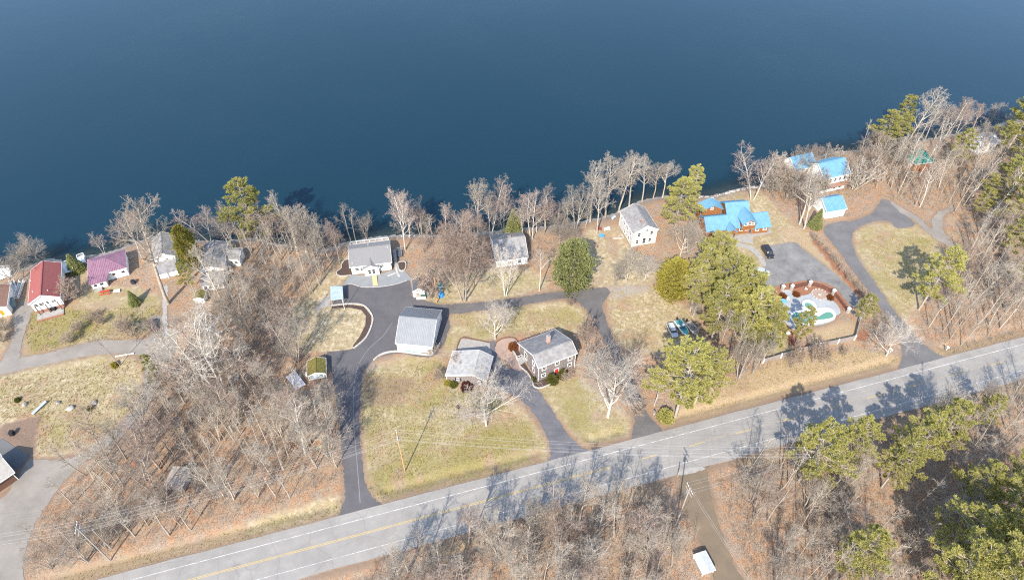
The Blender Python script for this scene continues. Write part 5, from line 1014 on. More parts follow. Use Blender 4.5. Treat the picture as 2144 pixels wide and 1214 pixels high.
WOODS = [[(340, 800), (420, 690), (520, 640), (600, 650), (640, 720), (690, 760), (712, 900), (718, 1000), (600, 1050), (480, 1085), (340, 1120), (180, 1170), (70, 1195), (80, 1080), (150, 1010), (270, 910)],
         [(470, 530), (690, 540), (660, 620), (560, 650), (450, 700), (430, 680)], [(700, 1260), (800, 1185), (940, 1135), (1270, 1042), (1410, 1010), (1520, 1290), (1300, 1330), (750, 1330)],
         [(1495, 990), (1660, 950), (2144, 805), (2230, 900), (2230, 1330), (1600, 1330)], [(1915, 700), (1960, 640), (2010, 560), (1990, 520), (2230, 480), (2230, 690), (2000, 735)],
         [(1860, 420), (1860, 370), (1900, 320), (2144, 270), (2200, 330), (2200, 470), (1970, 450)], [(1590, 410), (1640, 370), (1740, 328), (1880, 300), (1880, 345), (1800, 425), (1760, 405), (1650, 435)], [(1480, 620), (1540, 700), (1630, 760), (1500, 820), (1400, 850), (1470, 740)],
         [(1735, 520), (1690, 490), (1700, 480), (1830, 620), (1810, 640)], [(880, 510), (1020, 500), (1230, 475), (1150, 560), (1120, 560), (1100, 520), (1020, 570), (900, 600)]]
scatter_stuff('undergrowth', 'tangled leafless brush and saplings on the wood floors', WOODS, 11000, BK['brush'][1], mk_twigs)
def mk_sapling(P, rs):
    out = []
    for p in P:
        h = rs.uniform(2.5, 6.5); d = unit(np.array([rs.normal(0, .12), rs.normal(0, .12), 1.0])); top = p + d * h; out.append((*p, *(p + d * h * .5), .035, .024)); out.append((*(p + d * h * .5), *top, .024, .008))
        for _ in range(9):
            f = rs.uniform(.3, .95); q = p + d * h * f; e = unit(d * .8 + rs.normal(0, .55, 3)); L = h * .32 * (1.15 - f); out.append((*q, *(q + e * L), .014, .008))
            for _ in range(3):
                e2 = unit(e + rs.normal(0, .6, 3)); q2 = q + e * L * rs.uniform(.3, 1); out.append((*q2, *(q2 + e2 * L * .5), .011, .008))
    return tubes(np.array(out), 3)
scatter_stuff('thicket', 'dense thin grey saplings crowding the woods between the larger trees', WOODS[:7], 1500, BK['grey'][1], mk_sapling)
def mk_tall(P, rs):
    out = []
    for p in P:
        h = rs.uniform(10, 17); d = unit(np.array([rs.normal(0, .05), rs.normal(0, .05), 1.0])); r0 = h * .009; c = rs.uniform(.25, .5)
        for a, b_ in ((0, .4), (.4, .75), (.75, 1)): out.append((*(p + d * h * a), *(p + d * h * b_), r0 * (1 - .85 * a), r0 * (1 - .85 * b_)))
        for _ in range(13):
            f = rs.uniform(c, .97); q = p + d * h * f; e = unit(d * .9 + rs.normal(0, .5, 3)); L = h * .34 * (1.2 - f); m = q + e * L * .5; e = unit(e + d * .25); out.append((*q, *m, .03, .02)); out.append((*m, *(m + e * L * .5), .02, .01))
            for _ in range(7):
                e2 = unit(e + rs.normal(0, .55, 3)); q2 = q + (m - q) * rs.uniform(.4, 2.0); L2 = L * rs.uniform(.2, .45); out.append((*q2, *(q2 + e2 * L2), .013, .009))
                for _ in range(2): e3 = unit(e2 + rs.normal(0, .5, 3)); q3 = q2 + e2 * L2 * rs.uniform(.3, 1); out.append((*q3, *(q3 + e3 * L2 * .6), .0105, .008))
    return tubes(np.array(out), 3)
TALLW = [[(360, 770), (420, 690), (520, 640), (600, 650), (640, 720), (690, 765), (712, 900), (718, 1000), (600, 1030), (480, 1060), (340, 1100), (180, 1150), (150, 1040), (270, 930)], [(480, 530), (690, 540), (660, 620), (560, 650), (450, 700), (430, 680)], [(700, 1260), (800, 1195), (940, 1145), (1270, 1052), (1370, 1030), (1440, 1290), (1300, 1330), (750, 1330)],
         [(1540, 1000), (1660, 960), (2144, 815), (2230, 900), (2230, 1330), (1650, 1330)], [(1935, 720), (1970, 640), (2020, 560), (2000, 520), (2230, 480), (2230, 690), (2000, 735)], [(1880, 420), (1870, 370), (1900, 330), (2144, 280), (2200, 330), (2200, 470), (1970, 450)], [(1770, 335), (1890, 308), (1900, 390), (1830, 412), (1780, 385)]]
scatter_stuff('woodland', 'background mass of leafless trees filling the woods behind the nearer trunks', TALLW, 330, BK['pale'][1], mk_tall)
GRASSES = [[(1390, 890), (1880, 760), (1880, 742), (1780, 725), (1600, 765), (1500, 820)], [(60, 1225), (200, 1185), (500, 1105), (715, 1045), (722, 1072), (500, 1135), (200, 1222)], [(760, 1010), (790, 1050), (990, 1003), (1145, 965), (1140, 955), (990, 985), (800, 1030)], [(1540, 985), (2144, 815), (2144, 797), (1540, 962)], [(1265, 612), (1375, 600), (1450, 660), (1490, 740), (1300, 730)], [(1890, 755), (2144, 690), (2144, 712), (1970, 750)],
           [(45, 655), (340, 640), (335, 700), (60, 742)], [(0, 790), (290, 750), (290, 840), (200, 930), (80, 950), (75, 870), (0, 880)], [(760, 780), (930, 750), (940, 820), (1030, 820), (1145, 930), (990, 990), (790, 1045), (755, 880)], [(930, 665), (1230, 640), (1230, 700), (1040, 705)], [(1800, 490), (1960, 500), (1900, 650)]]
scatter_stuff('dry_grass', 'dry straw coloured grass tufts on verges and lawns', GRASSES, 15000, M('straw_blade', (.40, .31, .15), .9, (.22, .20, .06), .25), mk_grass)

# ================================================================== smaller things
def putm(mb, name, mat, parent): return mb.build(name, mat, parent)
PAINT = {}
def paint_mat(n, c):
    m, t, b = nodes(n); b.inputs['Base Color'].default_value = (*c, 1); b.inputs['Roughness'].default_value = .3; b.inputs['Coat Weight'].default_value = .5; b.inputs['Specular IOR Level'].default_value = .5; return m
def car(name, label, u, v, ang, L, W, H, paint, suv=False, cat='car'):
    root = empty(name, (*g(u, v), .04), ang); tag(root, label, cat); h = L / 2; w = W / 2; z0, zb = .28, H * .56
    # lower body: lofted outline with rounded ends, x is forward
    def ring(z, sx, sy, f=0): 
        pts = []
        for i in range(20):
            a = 2 * math.pi * i / 20; c_, s_ = math.cos(a), math.sin(a); pts.append((sx * math.copysign(abs(c_) ** .28, c_) + f, sy * math.copysign(abs(s_) ** .28, s_), z))
        return pts
    def loft(rings):
        mb = MB(); n = 20; V = [p for r_ in rings for p in r_]; F = [(k * n + i, k * n + (i + 1) % n, (k + 1) * n + (i + 1) % n, (k + 1) * n + i) for k in range(len(rings) - 1) for i in range(n)]
        F += [tuple(range(n - 1, -1, -1)), tuple((len(rings) - 1) * n + i for i in range(n))]; return mb.add(V, F)
    loft([ring(z0, h * .97, w * .94), ring(z0 + .15, h, w), ring(zb * .8, h * .99, w), ring(zb, h * .95, w * .93)]).build('body', paint, root)
    cf = -.10 * L if suv else -.05 * L; cl = (.37 if suv else .29) * L
    loft([ring(zb - .02, cl, w * .92, cf), ring(zb + (H - zb) * .5, cl * .9, w * .87, cf), ring(H - .06, cl * .74, w * .78, cf)]).build('cabin_glass', GLASS, root)
    rf = loft([ring(H - .09, cl * .77, w * .80, cf), ring(H, cl * .70, w * .74, cf)]).build('roof', paint, root)
    pl = MB()
    for sx in (-.72, .0, .72):
        for sy in (-1, 1): pl.beam((cf + cl * sx * 1.12, sy * w * .905, zb), (cf + cl * sx, sy * w * .80, H - .06), .09, .07)
    pl.build('pillar', paint, root)
    if suv:
        rk = MB(); [rk.beam((cf - cl * .6, s_ * w * .62, H + .05), (cf + cl * .6, s_ * w * .62, H + .05), .05, .05) for s_ in (-1, 1)]; rk.build('roof_rail', BLACK, root)
    for sx in (-.3, .31):
        for sy in (-1, 1):
            wh = MB().tube((sx * L, sy * (w - .2), .33), (sx * L, sy * (w + .01), .33), .34, .34, 16).build('wheel', BLACK, root); MB().tube((sx * L, sy * (w - .02), .33), (sx * L, sy * (w + .03), .33), .2, .18, 12).build('rim', STEEL, wh)
    for sy in (-1, 1):
        MB().box(h * .9, h * .975, sy * w * .62 - .16, sy * w * .62 + .16, zb * .68, zb * .85).build('headlight', TRIM, root); MB().box(-h * .975, -h * .9, sy * w * .66 - .12, sy * w * .66 + .12, zb * .7, zb * .92).build('tail_light', REDDOOR, root)
        MB().box(cf + cl * .75, cf + cl * .75 + .12, sy * (w + .02) - .08, sy * (w + .02) + .08, zb + .02, zb + .16).build('mirror', paint, root)
    return root
def heading(a, b): p, q_ = g(*a), g(*b); return math.atan2(q_[1] - p[1], q_[0] - p[0])
car('parked_suv', 'black suv parked beside the curved concrete walk', 1606, 531, heading((1598, 520), (1614, 544)), 5.3, 2.1, 1.85, paint_mat('black_car_paint', (.02, .022, .026)), True)
car('parked_car', 'silver car parked at the edge of the pine grove', 1592, 572, heading((1580, 568), (1606, 574)), 4.9, 1.95, 1.55, paint_mat('silver_car_paint', (.36, .39, .43)))
car('parked_suv', 'silver station wagon with roof rails parked beside the boats', 1407, 694, heading((1402, 683), (1413, 707)), 4.7, 1.9, 1.6, paint_mat('pale_silver_paint', (.42, .46, .50)), True)
car('parked_car', 'dark red car parked under bare branches at the western lane junction', 321, 684, heading((318, 672), (324, 694)), 4.6, 1.9, 1.5, paint_mat('dark_red_paint', (.10, .03, .03)))
def boat(name, label, u, v, ang, L, W, hull, deckm, shield=True):
    root = empty(name, (*g(u, v), 0), ang); tag(root, label, 'boat'); n = 11; rows = []
    for k in range(n):
        t_ = k / (n - 1); x = -L / 2 + L * t_; bw = W / 2 * (1 if t_ < .45 else math.sqrt(max(0, 1 - ((t_ - .45) / .55) ** 2.0))) + .02; kz = .55 + (.5 * max(0, t_ - .6) ** 1.5 * 2); gz = 1.15 + .22 * t_
        rows.append([(x, -bw, gz), (x, -bw * .88, kz + .2), (x, 0, kz), (x, bw * .88, kz + .2), (x, bw, gz), (x, bw * .80, gz + .02), (x, bw * .78, gz - (.45 if t_ < .62 else .02)), (x, -bw * .78, gz - (.45 if t_ < .62 else .02)), (x, -bw * .80, gz + .02)])
    V = [p for r_ in rows for p in r_]; m = 9
    hullf = [(k * m + i, k * m + i + 1, (k + 1) * m + i + 1, (k + 1) * m + i) for k in range(n - 1) for i in range(4)] + [(0, 1, 2, 3, 4, 5, 6, 7, 8)]
    rim = [(k * m + i, k * m + (i + 1) % m, (k + 1) * m + (i + 1) % m, (k + 1) * m + i) for k in range(n - 1) for i in (4, 8)]
    dk_ = [(k * m + i, k * m + i + 1, (k + 1) * m + i + 1, (k + 1) * m + i) for k in range(n - 1) for i in (5, 6, 7)]
    MB().add(V, hullf + rim).build('hull', hull, root); MB().add(V, dk_).build('deck', deckm, root)
    if shield:
        ws = MB(); ws.beam((L * .02, -W * .36, 1.45), (L * .12, 0, 1.5), .04, .4); ws.beam((L * .12, 0, 1.5), (L * .02, W * .36, 1.45), .04, .4); ws.build('windshield', GLASS, root)
    for sx, sy in ((-.12, -.5), (-.12, .5)): MB().box(L * sx - .28, L * sx + .28, sy * W * .5 - .25, sy * W * .5 + .25, .75, 1.25).build('seat', WHITE if shield else GREYWOOD, root)
    mo = MB(); mo.box(-L / 2 - .35, -L / 2 + .05, -.2, .2, .95, 1.5); mo.box(-L / 2 - .25, -L / 2 - .1, -.08, .08, .3, .95); mo.build('outboard_motor', BLACK, root)
    tr = MB(); [tr.beam((-L * .35, s_ * W * .3, .48), (L * .3, s_ * W * .3, .48), .08, .1) for s_ in (-1, 1)]; [tr.beam((L * .3, s_ * W * .3, .48), (L * .62, 0, .45), .08, .1) for s_ in (-1, 1)]; tr.beam((-L * .1, -W * .5, .38), (-L * .1, W * .5, .38), .08, .08); tr.box(L * .58, L * .64, -.05, .05, 0, .5); tr.build('trailer', STEEL, root)
    for s_ in (-1, 1): MB().tube((-L * .1, s_ * W * .5, .3), (-L * .1, s_ * (W * .5 + .18), .3), .3, .3, 12).build('wheel', BLACK, root)
    return root
boat('motor_boat', 'white and teal motor boat on a trailer next to the station wagon', 1427, 691, heading((1419, 680), (1436, 707)), 5.6, 2.2, paint_mat('white_gelcoat', (.62, .66, .66)), paint_mat('teal_deck', (.06, .28, .28)))
boat('fishing_boat', 'cream open fishing boat on a trailer at the end of the row', 1448, 692, heading((1440, 682), (1458, 706)), 5.0, 2.0, paint_mat('cream_gelcoat', (.55, .50, .45)), M('cluttered_boat_floor', (.34, .29, .25), .9, (.16, .14, .13), 4), False)

# --- pool
pl_ = empty('swimming_pool', (*g(1700, 665), 0)); tag(pl_, 'kidney shaped swimming pool with green water and white coping', 'pool'); o0 = pl_.location
lo_ = lambda pts: [(x - o0.x, y - o0.y) for x, y in pts]
pp = np.array(spline(gl(POOL), True, .5)); cen = pp.mean(0)
MB().prism(lo_(pp), .03, .08).build('basin', M('white_plaster', (.72, .74, .72), .7, (.6, .64, .62), .6), pl_)
wt = np.array(gl(z3([(640, 850), (665, 808), (710, 785), (830, 778), (960, 790), (1080, 850), (1180, 800), (1250, 770), (1310, 775), (1355, 815), (1355, 850), (1310, 875), (1220, 895), (1100, 905), (1000, 925), (860, 965), (745, 950), (680, 915), (650, 885)], 1580, 560, 8.246)))
gm, t, b = nodes('green_pool_water'); b.inputs['Base Color'].default_value = (.10, .24, .19, 1); b.inputs['Roughness'].default_value = .06; b.inputs['IOR'].default_value = 1.33
MB().prism(lo_(spline([tuple(p) for p in wt], True, .4)), .07, .11).build('water', gm, pl_)
def ring(parent, pts, wd, z0, z1, mat, name):
    p = np.vstack([pts, pts[:1]]); c_ = pts.mean(0); tg = np.roll(pts, -1, 0) - np.roll(pts, 1, 0); tg /= np.linalg.norm(tg, axis=1)[:, None]; nn = np.stack([tg[:, 1], -tg[:, 0]], 1); n = len(pts)
    V = [(*(a - np.array((o0.x, o0.y))), zz) for off, zz in ((-wd / 2, z0), (-wd / 2, z1), (wd / 2, z1), (wd / 2, z0)) for a in pts + nn * off]
    return MB().add(V, [(k * n + i, k * n + (i + 1) % n, ((k + 1) % 4) * n + (i + 1) % n, ((k + 1) % 4) * n + i) for k in range(4) for i in range(n)]).build(name, mat, parent)
ring(pl_, pp, .5, .03, .24, WHITE, 'coping')
hc = np.array(g(1693, 642)); an = np.linspace(0, 2 * np.pi, 28, endpoint=False); hp = hc + np.stack([np.cos(an) * 1.55, np.sin(an) * 1.75], 1)
ring(pl_, hp, .7, .03, .5, WHITE, 'spa_wall'); MB().prism(lo_(hp), .03, .2).build('spa_water', gm, pl_)
fcn = np.array(g(1715.5, 616.5)); fp = fcn + np.stack([np.cos(an) * 2.0, np.sin(an) * 2.0], 1)
fc = empty('fire_circle', (*fcn, 0)); tag(fc, 'round paved fire circle with pale stones at the pool terrace', 'fire pit'); sv = o0.copy()
MB().prism([(x - fcn[0], y - fcn[1]) for x, y in fp], .03, .075).build('paving', PAVERP, fc)
for a in an[::2]: MB().box(-.25, .25, -.16, .16, .06, .30).build('stone', STONE, fc).matrix_local = Matrix.Translation((math.cos(a) * 2.0, math.sin(a) * 2.0, 0)) @ Matrix.Rotation(a + 1.57, 4, 'Z')
MB().tube((0, 0, .07), (0, 0, .5), .5, .45, 12).build('fire_bowl', STONE, fc); MB().tube((-.2, 0, .5), (.3, .1, .62), .08, .08, 6).build('log', BROWN, fc)
def table(name, label, u, v, rad, top, mat, chairs=0, cm=None):
    root = empty(name, (*g(u, v), .05)); tag(root, label, 'table'); MB().tube((0, 0, top - .05), (0, 0, top), rad, rad, 20).build('table_top', mat, root); MB().tube((0, 0, 0), (0, 0, top - .05), .06, .05, 8).build('leg', STEEL, root); MB().tube((0, 0, 0), (0, 0, .05), .3, .28, 12).build('base', STEEL, root); return root
table('patio_table', 'round light blue patio table on the pool deck', 1638, 634, .85, .75, M('light_blue_plastic', (.14, .42, .66), .4))
table('patio_table', 'round blue table on the lawn of the tall white house', 1259, 497, .85, .75, M('blue_plastic', (.10, .32, .62), .4))
def chair(label, u, v, rz, mat, group):
    root = empty('patio_chair', (*g(u, v), .04), rz); tag(root, label, 'chair', group); MB().box(-.28, .28, -.28, .28, .4, .46).build('seat', mat, root); MB().box(-.28, .28, .24, .30, .46, .95).build('backrest', mat, root)
    for sx in (-1, 1):
        for sy in (-1, 1): MB().box(sx * .25 - .03, sx * .25 + .03, sy * .25 - .03, sy * .25 + .03, 0, .4).build('leg', mat, root)
for i, (u, v) in enumerate([(1649, 628), (1687, 607), (1622, 614)]): chair(('white chair beside the light blue patio table', 'white chair on the orange mulch behind the pool terrace', 'white chair near the pine grove and curved fence')[i], u, v, i * 1.9, WHITE, 'white patio chairs')
# --- curved fence with pillars round the pool, plank fence to the south
def pillar(label, u, v, h=1.7):
    root = empty('fence_pillar', (*g(u, v), 0), R(20)); tag(root, label, 'pillar', 'pillars of the pool fence'); MB().box(-.32, .32, -.32, .32, -.05, h).build('shaft', STONE, root); MB().box(-.42, .42, -.42, .42, h, h + .16).build('cap', WHITE, root)
PIL = [(1637, 608), (1656, 607), (1694, 599), (1743, 617), (1774, 655), (1646, 706)]
for i, (u, v) in enumerate(PIL): pillar('stone fence pillar, ' + ('westernmost on the curved fence', 'second from the west at the terrace entrance', 'on the crest of the curved fence', 'behind the round fire circle', 'at the low dark pine', 'south of the pool beside orange mulch')[i], u, v)
def pales(name, label, P_, h, mat, gap=.25, px=True, closed=False):
    p = np.array(spline(gl(P_), False, 1.2)); root = empty(name, (*p[0], 0)); tag(root, label, 'fence'); pr = MB(); rl = MB()
    for a, b2 in zip(p[:-1], p[1:]):
        d = b2 - a; L = np.hypot(*d); a3 = (*(a - p[0]), 0); b3 = (*(b2 - p[0]), 0)
        for zz in (.25, h - .2): rl.beam((a3[0], a3[1], zz), (b3[0], b3[1], zz), .05, .08)
        for k in range(int(L / gap)):
            c_ = a - p[0] + d * (k / (L / gap)); pr.box(c_[0] - .04, c_[0] + .04, c_[1] - .04, c_[1] + .04, 0, h)
    rl.build('rail', mat, root); tag(pr.build('picket', mat, root), kind='stuff'); return root
FENCEM = M('dark_red_fence', (.15, .06, .05), .8, (.10, .04, .035), 4)
pales('picket_fence', 'dark red picket fence curving along the parking area behind the pool', [(1656, 606), (1675, 601), (1694, 598), (1720, 603), (1743, 616), (1758, 632), (1774, 654)], 1.35, FENCEM)
pales('picket_fence', 'short dark red picket fence running south from the pool deck', [(1634, 682), (1646, 705), (1660, 722), (1672, 736)], 1.35, FENCEM)
pf = [(1597, 760), (1634, 749), (1674, 737), (1714, 727), (1753, 719), (1788, 711)]
fr = empty('plank_fence', (*g(*pf[0]), 0)); tag(fr, 'weathered plank fence with white posts along the highway side of the pool yard', 'fence'); f0 = np.array(g(*pf[0]))
pg = [np.array(g(*p)) - f0 for p in pf + [(1798, 672)]]
for i, p in enumerate(pg): MB().box(p[0] - .14, p[0] + .14, p[1] - .14, p[1] + .14, -.05, 1.75).build('post', TRIM, fr)
for a, b2 in zip(pg[:-1], pg[1:]):
    L = np.hypot(*(b2 - a)); n = int(L / .19); mb = MB(); d = (b2 - a) / L
    for k in range(n):
        c_ = a + (b2 - a) * ((k + .5) / n); h = 1.55 + random.uniform(-.03, .03); mb.beam((c_[0] - d[0] * .085, c_[1] - d[1] * .085, h / 2), (c_[0] + d[0] * .085, c_[1] + d[1] * .085, h / 2), .03, h)
    pn = mb.build('fence_panel', GREYWOOD, fr); tag(pn, kind='stuff')
    r_ = MB(); r_.beam((a[0], a[1], 1.6), (b2[0], b2[1], 1.6), .12, .05); r_.build('top_rail', GREYWOOD, fr)
kerb('seam', 'pale worn seam line down the middle of the fresh asphalt driveway', z3([(760, -60), (715, 5), (640, 75), (592, 150), (572, 230), (566, 330), (570, 460), (585, 640), (600, 830)], 500, 700, 2.361), .16, .026, .036, pave('pale_seam', (.24, .235, .23), (.17, .165, .165)), cat='seam')
# --- boulders
def boulder(label, u, v, r_, group, mat=ROCK, z=None):
    x, y = g(u, v); rs = np.random.default_rng(int(u * 13 + v * 7)); V = []; n, m = 9, 5
    for j in range(m + 1):
        for i in range(n):
            th, ph = 2 * np.pi * i / n, np.pi * j / m; k = r_ * (1 + rs.normal(0, .12)); V.append((k * math.sin(ph) * math.cos(th), k * math.sin(ph) * math.sin(th) * .75, k * math.cos(ph) * .65 + r_ * .25))
    F = [(j * n + i, j * n + (i + 1) % n, (j + 1) * n + (i + 1) % n, (j + 1) * n + i) for j in range(m) for i in range(n)]
    o = MB().add(V, F).build('boulder', mat, None, True); o.location = (x, y, (hgt(x, y) if z is None else z)); o.rotation_euler.z = rs.uniform(0, 6); return tag(o, label, 'boulder', group)
for i, (u, v, r_) in enumerate([(52, 847, .75), (122, 844, .7), (148, 855, 1.0), (198, 844, .8)]): boulder(('first', 'second', 'third and whitest', 'fourth')[i] + ' boulder on the west lawn counting from the round green shrub', u, v, r_, 'boulders on the west lawn', STONE if i == 2 else ROCK)
ri = 0
for u, v in zip(np.linspace(1448, 1600, 34), np.interp(np.linspace(1448, 1600, 34), [1448, 1494, 1521, 1553, 1600], [409, 409, 401, 392, 385])):
    ri += 1; boulder('shore rock below the log house lawn, %s from the twin pines' % nth(ri), u + random.uniform(-2, 2), v + random.uniform(-1, 4), random.uniform(.4, .8), 'shore rocks below the log house lawn')
ri = 0
for u, v in zip(np.linspace(640, 900, 24), np.interp(np.linspace(640, 900, 24), [640, 684, 729, 843, 900], [515, 522, 508, 492, 492])):
    ri += 1; boulder('shore rock by the central lake house, %s from the west' % nth(ri), u + random.uniform(-3, 3), v + random.uniform(0, 4), random.uniform(.3, .6), 'shore rocks by the central lake house')
for i, (u, v) in enumerate([(577, 868), (590, 869), (600, 866)]): boulder(('left', 'middle', 'right')[i] + ' white stone of the little arc in the brush', u, v, .6, 'white stones of the arc', WHITE)
# --- utility poles and wires
def upole(label, u, v, vt, arm=True, mat=POLEWOOD, lean=0, h=None):
    x, y = g(u, v); h = h or tall(u, v, vt); root = empty('utility_pole', (x, y, -.1), math.atan2(RD[1], RD[0])); tag(root, label, 'utility pole'); MB().tube((0, 0, 0), (0, 0, h), .15, .11, 10).build('shaft', mat, root)
    if arm:
        for zz in (h - .35, h - 1.5): MB().beam((0, -1.25, zz), (0, 1.25, zz), .12, .14).build('crossarm', POLEGREY, root)
        for a in (-1.15, -.6, .6, 1.15): MB().tube((0, a, h - .28), (0, a, h - .02), .06, .04, 8).build('insulator', TRIM, root)
        MB().tube((.0, .35, h - 2.6), (.0, .35, h - 1.7), .24, .24, 12).build('transformer', STEEL, root)
    root['h'] = h; return root
P1 = upole('orange brown utility pole standing on the green front lawn', 848, 986, 908); P2 = upole('utility pole with crossarm in the brush at the western bend of the highway', 230, 1172, 1102, True, POLEGREY)
P3 = upole('utility pole at the mouth of the dirt lane', 1415, 1098, 1020, True, POLEGREY); P4 = upole('utility pole among the pines south of the highway', 1648, 1018, 945, True, POLEGREY)
upole('short plain pole stub beside the western utility pole', 233, 1148, 1108, False, POLEGREY); upole('plain brown pole beside the blue and teal tarps', 915, 634, 580, False)
upole('old bare pole in the thicket beside the highway verge', 1546, 794, 738, False, POLEGREY); upole('thin dark post at the edge of the highway by the dirt lane', 1419, 996, 980, False, POLEGREY)
def span(label, A, B2, n=4, sag=1.1, za=-.25, off=None, offb=None):
    root = empty('power_line', A); tag(root, label, 'power line'); A = Vector(A); B2 = Vector(B2); nrm = Vector((-(B2 - A).y, (B2 - A).x, 0)).normalized()
    for k in range(n):
        a = A + nrm * ((-1.1, -.5, .5, 1.1, 0)[k] if n > 2 else (-.2, .2)[k]); b_ = B2 + nrm * ((-1.1, -.5, .5, 1.1, 0)[k] if n > 2 else (-.2, .2)[k]); dz = -2.2 if k == 4 else 0; mb = MB(); m = 24
        pt = lambda t_: a.lerp(b_, t_) + Vector((0, 0, dz - sag * 4 * t_ * (1 - t_))) - A
        for i in range(m): mb.tube(pt(i / m), pt((i + 1) / m), .011 if k < 4 else .016, .011 if k < 4 else .016, 4, False)
        mb.build('wire', WIRE, root)
top = lambda P_: (P_.location.x, P_.location.y, P_['h'] - .12)
span('four wire power line from the lawn pole to the western pole', top(P1), top(P2), 5, 1.6); span('four wire power line from the lawn pole across the highway to the pines', top(P1), top(P4), 5, 2.0)
span('power line from the dirt lane pole to the pole among the pines', top(P3), top(P4), 4, .6); sx, sy = g(1600, 1330); span('twin wires running south along the dirt lane', top(P3), (sx, sy, 9), 2, .8)
wx2, wy2 = g(-260, 1215); span('power line leaving the western pole past the frame edge', top(P2), (wx2, wy2, 10.5), 4, 1.0)
# flagpole, signs, mailboxes
fx_, fy_ = g(722, 648); fpole = empty('flagpole', (fx_, fy_, .03)); tag(fpole, 'white flagpole at the upper edge of the lawn island', 'flagpole'); hh = tall(722, 648, 604)
MB().tube((0, 0, 0), (0, 0, hh), .07, .05, 10).build('shaft', WHITE, fpole); MB().tube((0, 0, hh), (0, 0, hh + .2), .1, .02, 8).build('finial', STEEL, fpole); MB().tube((0, 0, 0), (0, 0, .15), .25, .2, 10).build('base', CONCRETE, fpole)
sg = empty('road_sign', (*g(1864, 906), 0), math.atan2(RD[1], RD[0])); tag(sg, 'yellow diamond warning sign standing south of the highway', 'road sign')
MB().box(-.05, .05, -.03, .03, -.2, 2.9).build('post', STEEL, sg); MB().add([(0, -.05, 2.0), (.75, -.05, 2.75), (0, -.05, 3.5), (-.75, -.05, 2.75), (0, -.08, 2.0), (.75, -.08, 2.75), (0, -.08, 3.5), (-.75, -.08, 2.75)], [(0, 1, 2, 3), (7, 6, 5, 4), (0, 4, 5, 1), (1, 5, 6, 2), (2, 6, 7, 3), (3, 7, 4, 0)]).build('plate', YELLOW, sg); MB().box(-.16, .16, -.085, -.081, 2.55, 2.95).build('symbol', BLACK, sg)
def mailbox(label, u, v, m):
    r_ = empty('mailbox', (*g(u, v), 0), math.atan2(RD[1], RD[0])); tag(r_, label, 'mailbox'); MB().box(-.06, .06, -.06, .06, -.1, 1.05).build('post', TRIM, r_); mb = MB().box(-.15, .15, -.3, .3, 1.05, 1.28); mb.tube((0, -.3, 1.28), (0, .3, 1.28), .15, .15, 10); mb.build('box', m, r_)
mailbox('white mailbox on the verge at the mouth of the long driveway', 1981, 733, WHITE); mailbox('grey mailbox at the mouth of the gravelly lane', 1369, 868, STEEL); mailbox('white mailbox beside the bare tree at the long driveway', 1863, 738, WHITE)
# picnic tables and benches
def picnic(name, label, u, v, rz, mat, L=1.9):
    r_ = empty(name, (*g(u, v), -.05), rz); tag(r_, label, 'picnic table')
    for k in range(5): MB().box(-L / 2, L / 2, -.36 + k * .148, -.36 + k * .148 + .13, .72, .77).build('plank', mat, r_)
    for s_ in (-1, 1):
        MB().box(-L / 2, L / 2, s_ * .72 - .14, s_ * .72 + .14, .42, .47).build('seat', mat, r_)
        lg = MB(); lg.beam((s_ * L * .36, -.75, 0), (s_ * L * .36, -.2, .72), .09, .05); lg.beam((s_ * L * .36, .75, 0), (s_ * L * .36, .2, .72), .09, .05); lg.beam((s_ * L * .36, -.75, .4), (s_ * L * .36, .75, .4), .05, .09); lg.build('leg', mat, r_)
picnic('picnic_table', 'dark weathered picnic table in the clearing below the tiny shed', 430, 664, R(70), GREYWOOD); picnic('picnic_table', 'red picnic table on the purple cottage lawn', 221, 614, R(14), M('red_stain', (.42, .07, .035), .7), 2.6)
tb = MB().box(-.8, .8, -.5, .5, .25, .33); [tb.box(a - .04, a + .04, b_ - .04, b_ + .04, 0, .25) for a in (-.7, .7) for b_ in (-.4, .4)]; o = tb.build('low_table', WHITE); o.location = (*g(245, 610), -.04); o.rotation_euler.z = R(14); tag(o, 'low white table beside the red picnic table', 'table')
lgq = MB().tube((-2.2, 0, .22), (2.2, .1, .22), .22, .2, 10).build('log', M('bleached_log', (.55, .50, .44), .9)); lgq.location = (*g(262, 744), -.03); lgq.rotation_euler.z = R(12); tag(lgq, 'bleached white log lying at the western lane junction', 'log')
def crate(name, label, u, v, rz, a, b2, h, mat, inner):
    r_ = empty(name, (*g(u, v), -.05), rz); tag(r_, label, 'planter'); 
    for x0, x1, y0, y1 in ((-a, a, -b2, -b2 + .15), (-a, a, b2 - .15, b2), (-a, -a + .15, -b2 + .15, b2 - .15), (a - .15, a, -b2 + .15, b2 - .15)): MB().box(x0, x1, y0, y1, 0, h).build('board', mat, r_)
    MB().box(-a + .15, a - .15, -b2 + .15, b2 - .15, 0, h - .15).build('soil', inner, r_)
LEAFB = M('leaf_fill', (.30, .17, .09), .95, (.20, .11, .06), 3)
crate('raised_bed', 'square timber raised bed full of leaves in the western wood', 471, 749, R(20), 1.6, 1.5, .6, GREYWOOD, LEAFB); crate('raised_bed', 'low mossy raised bed beside the driveway wood', 664, 930, R(12), 2.0, 1.1, .6, M('moss_boards', (.30, .29, .20), .9), LEAFB)
sl = MB().box(-1.3, 1.3, -1.2, 1.2, -.05, .08).build('stone_slab', CONCRETE); sl.location = (*g(489, 790), 0); sl.rotation_euler.z = R(20); tag(sl, 'grey square slab in the leaves beside the raised bed', 'slab')
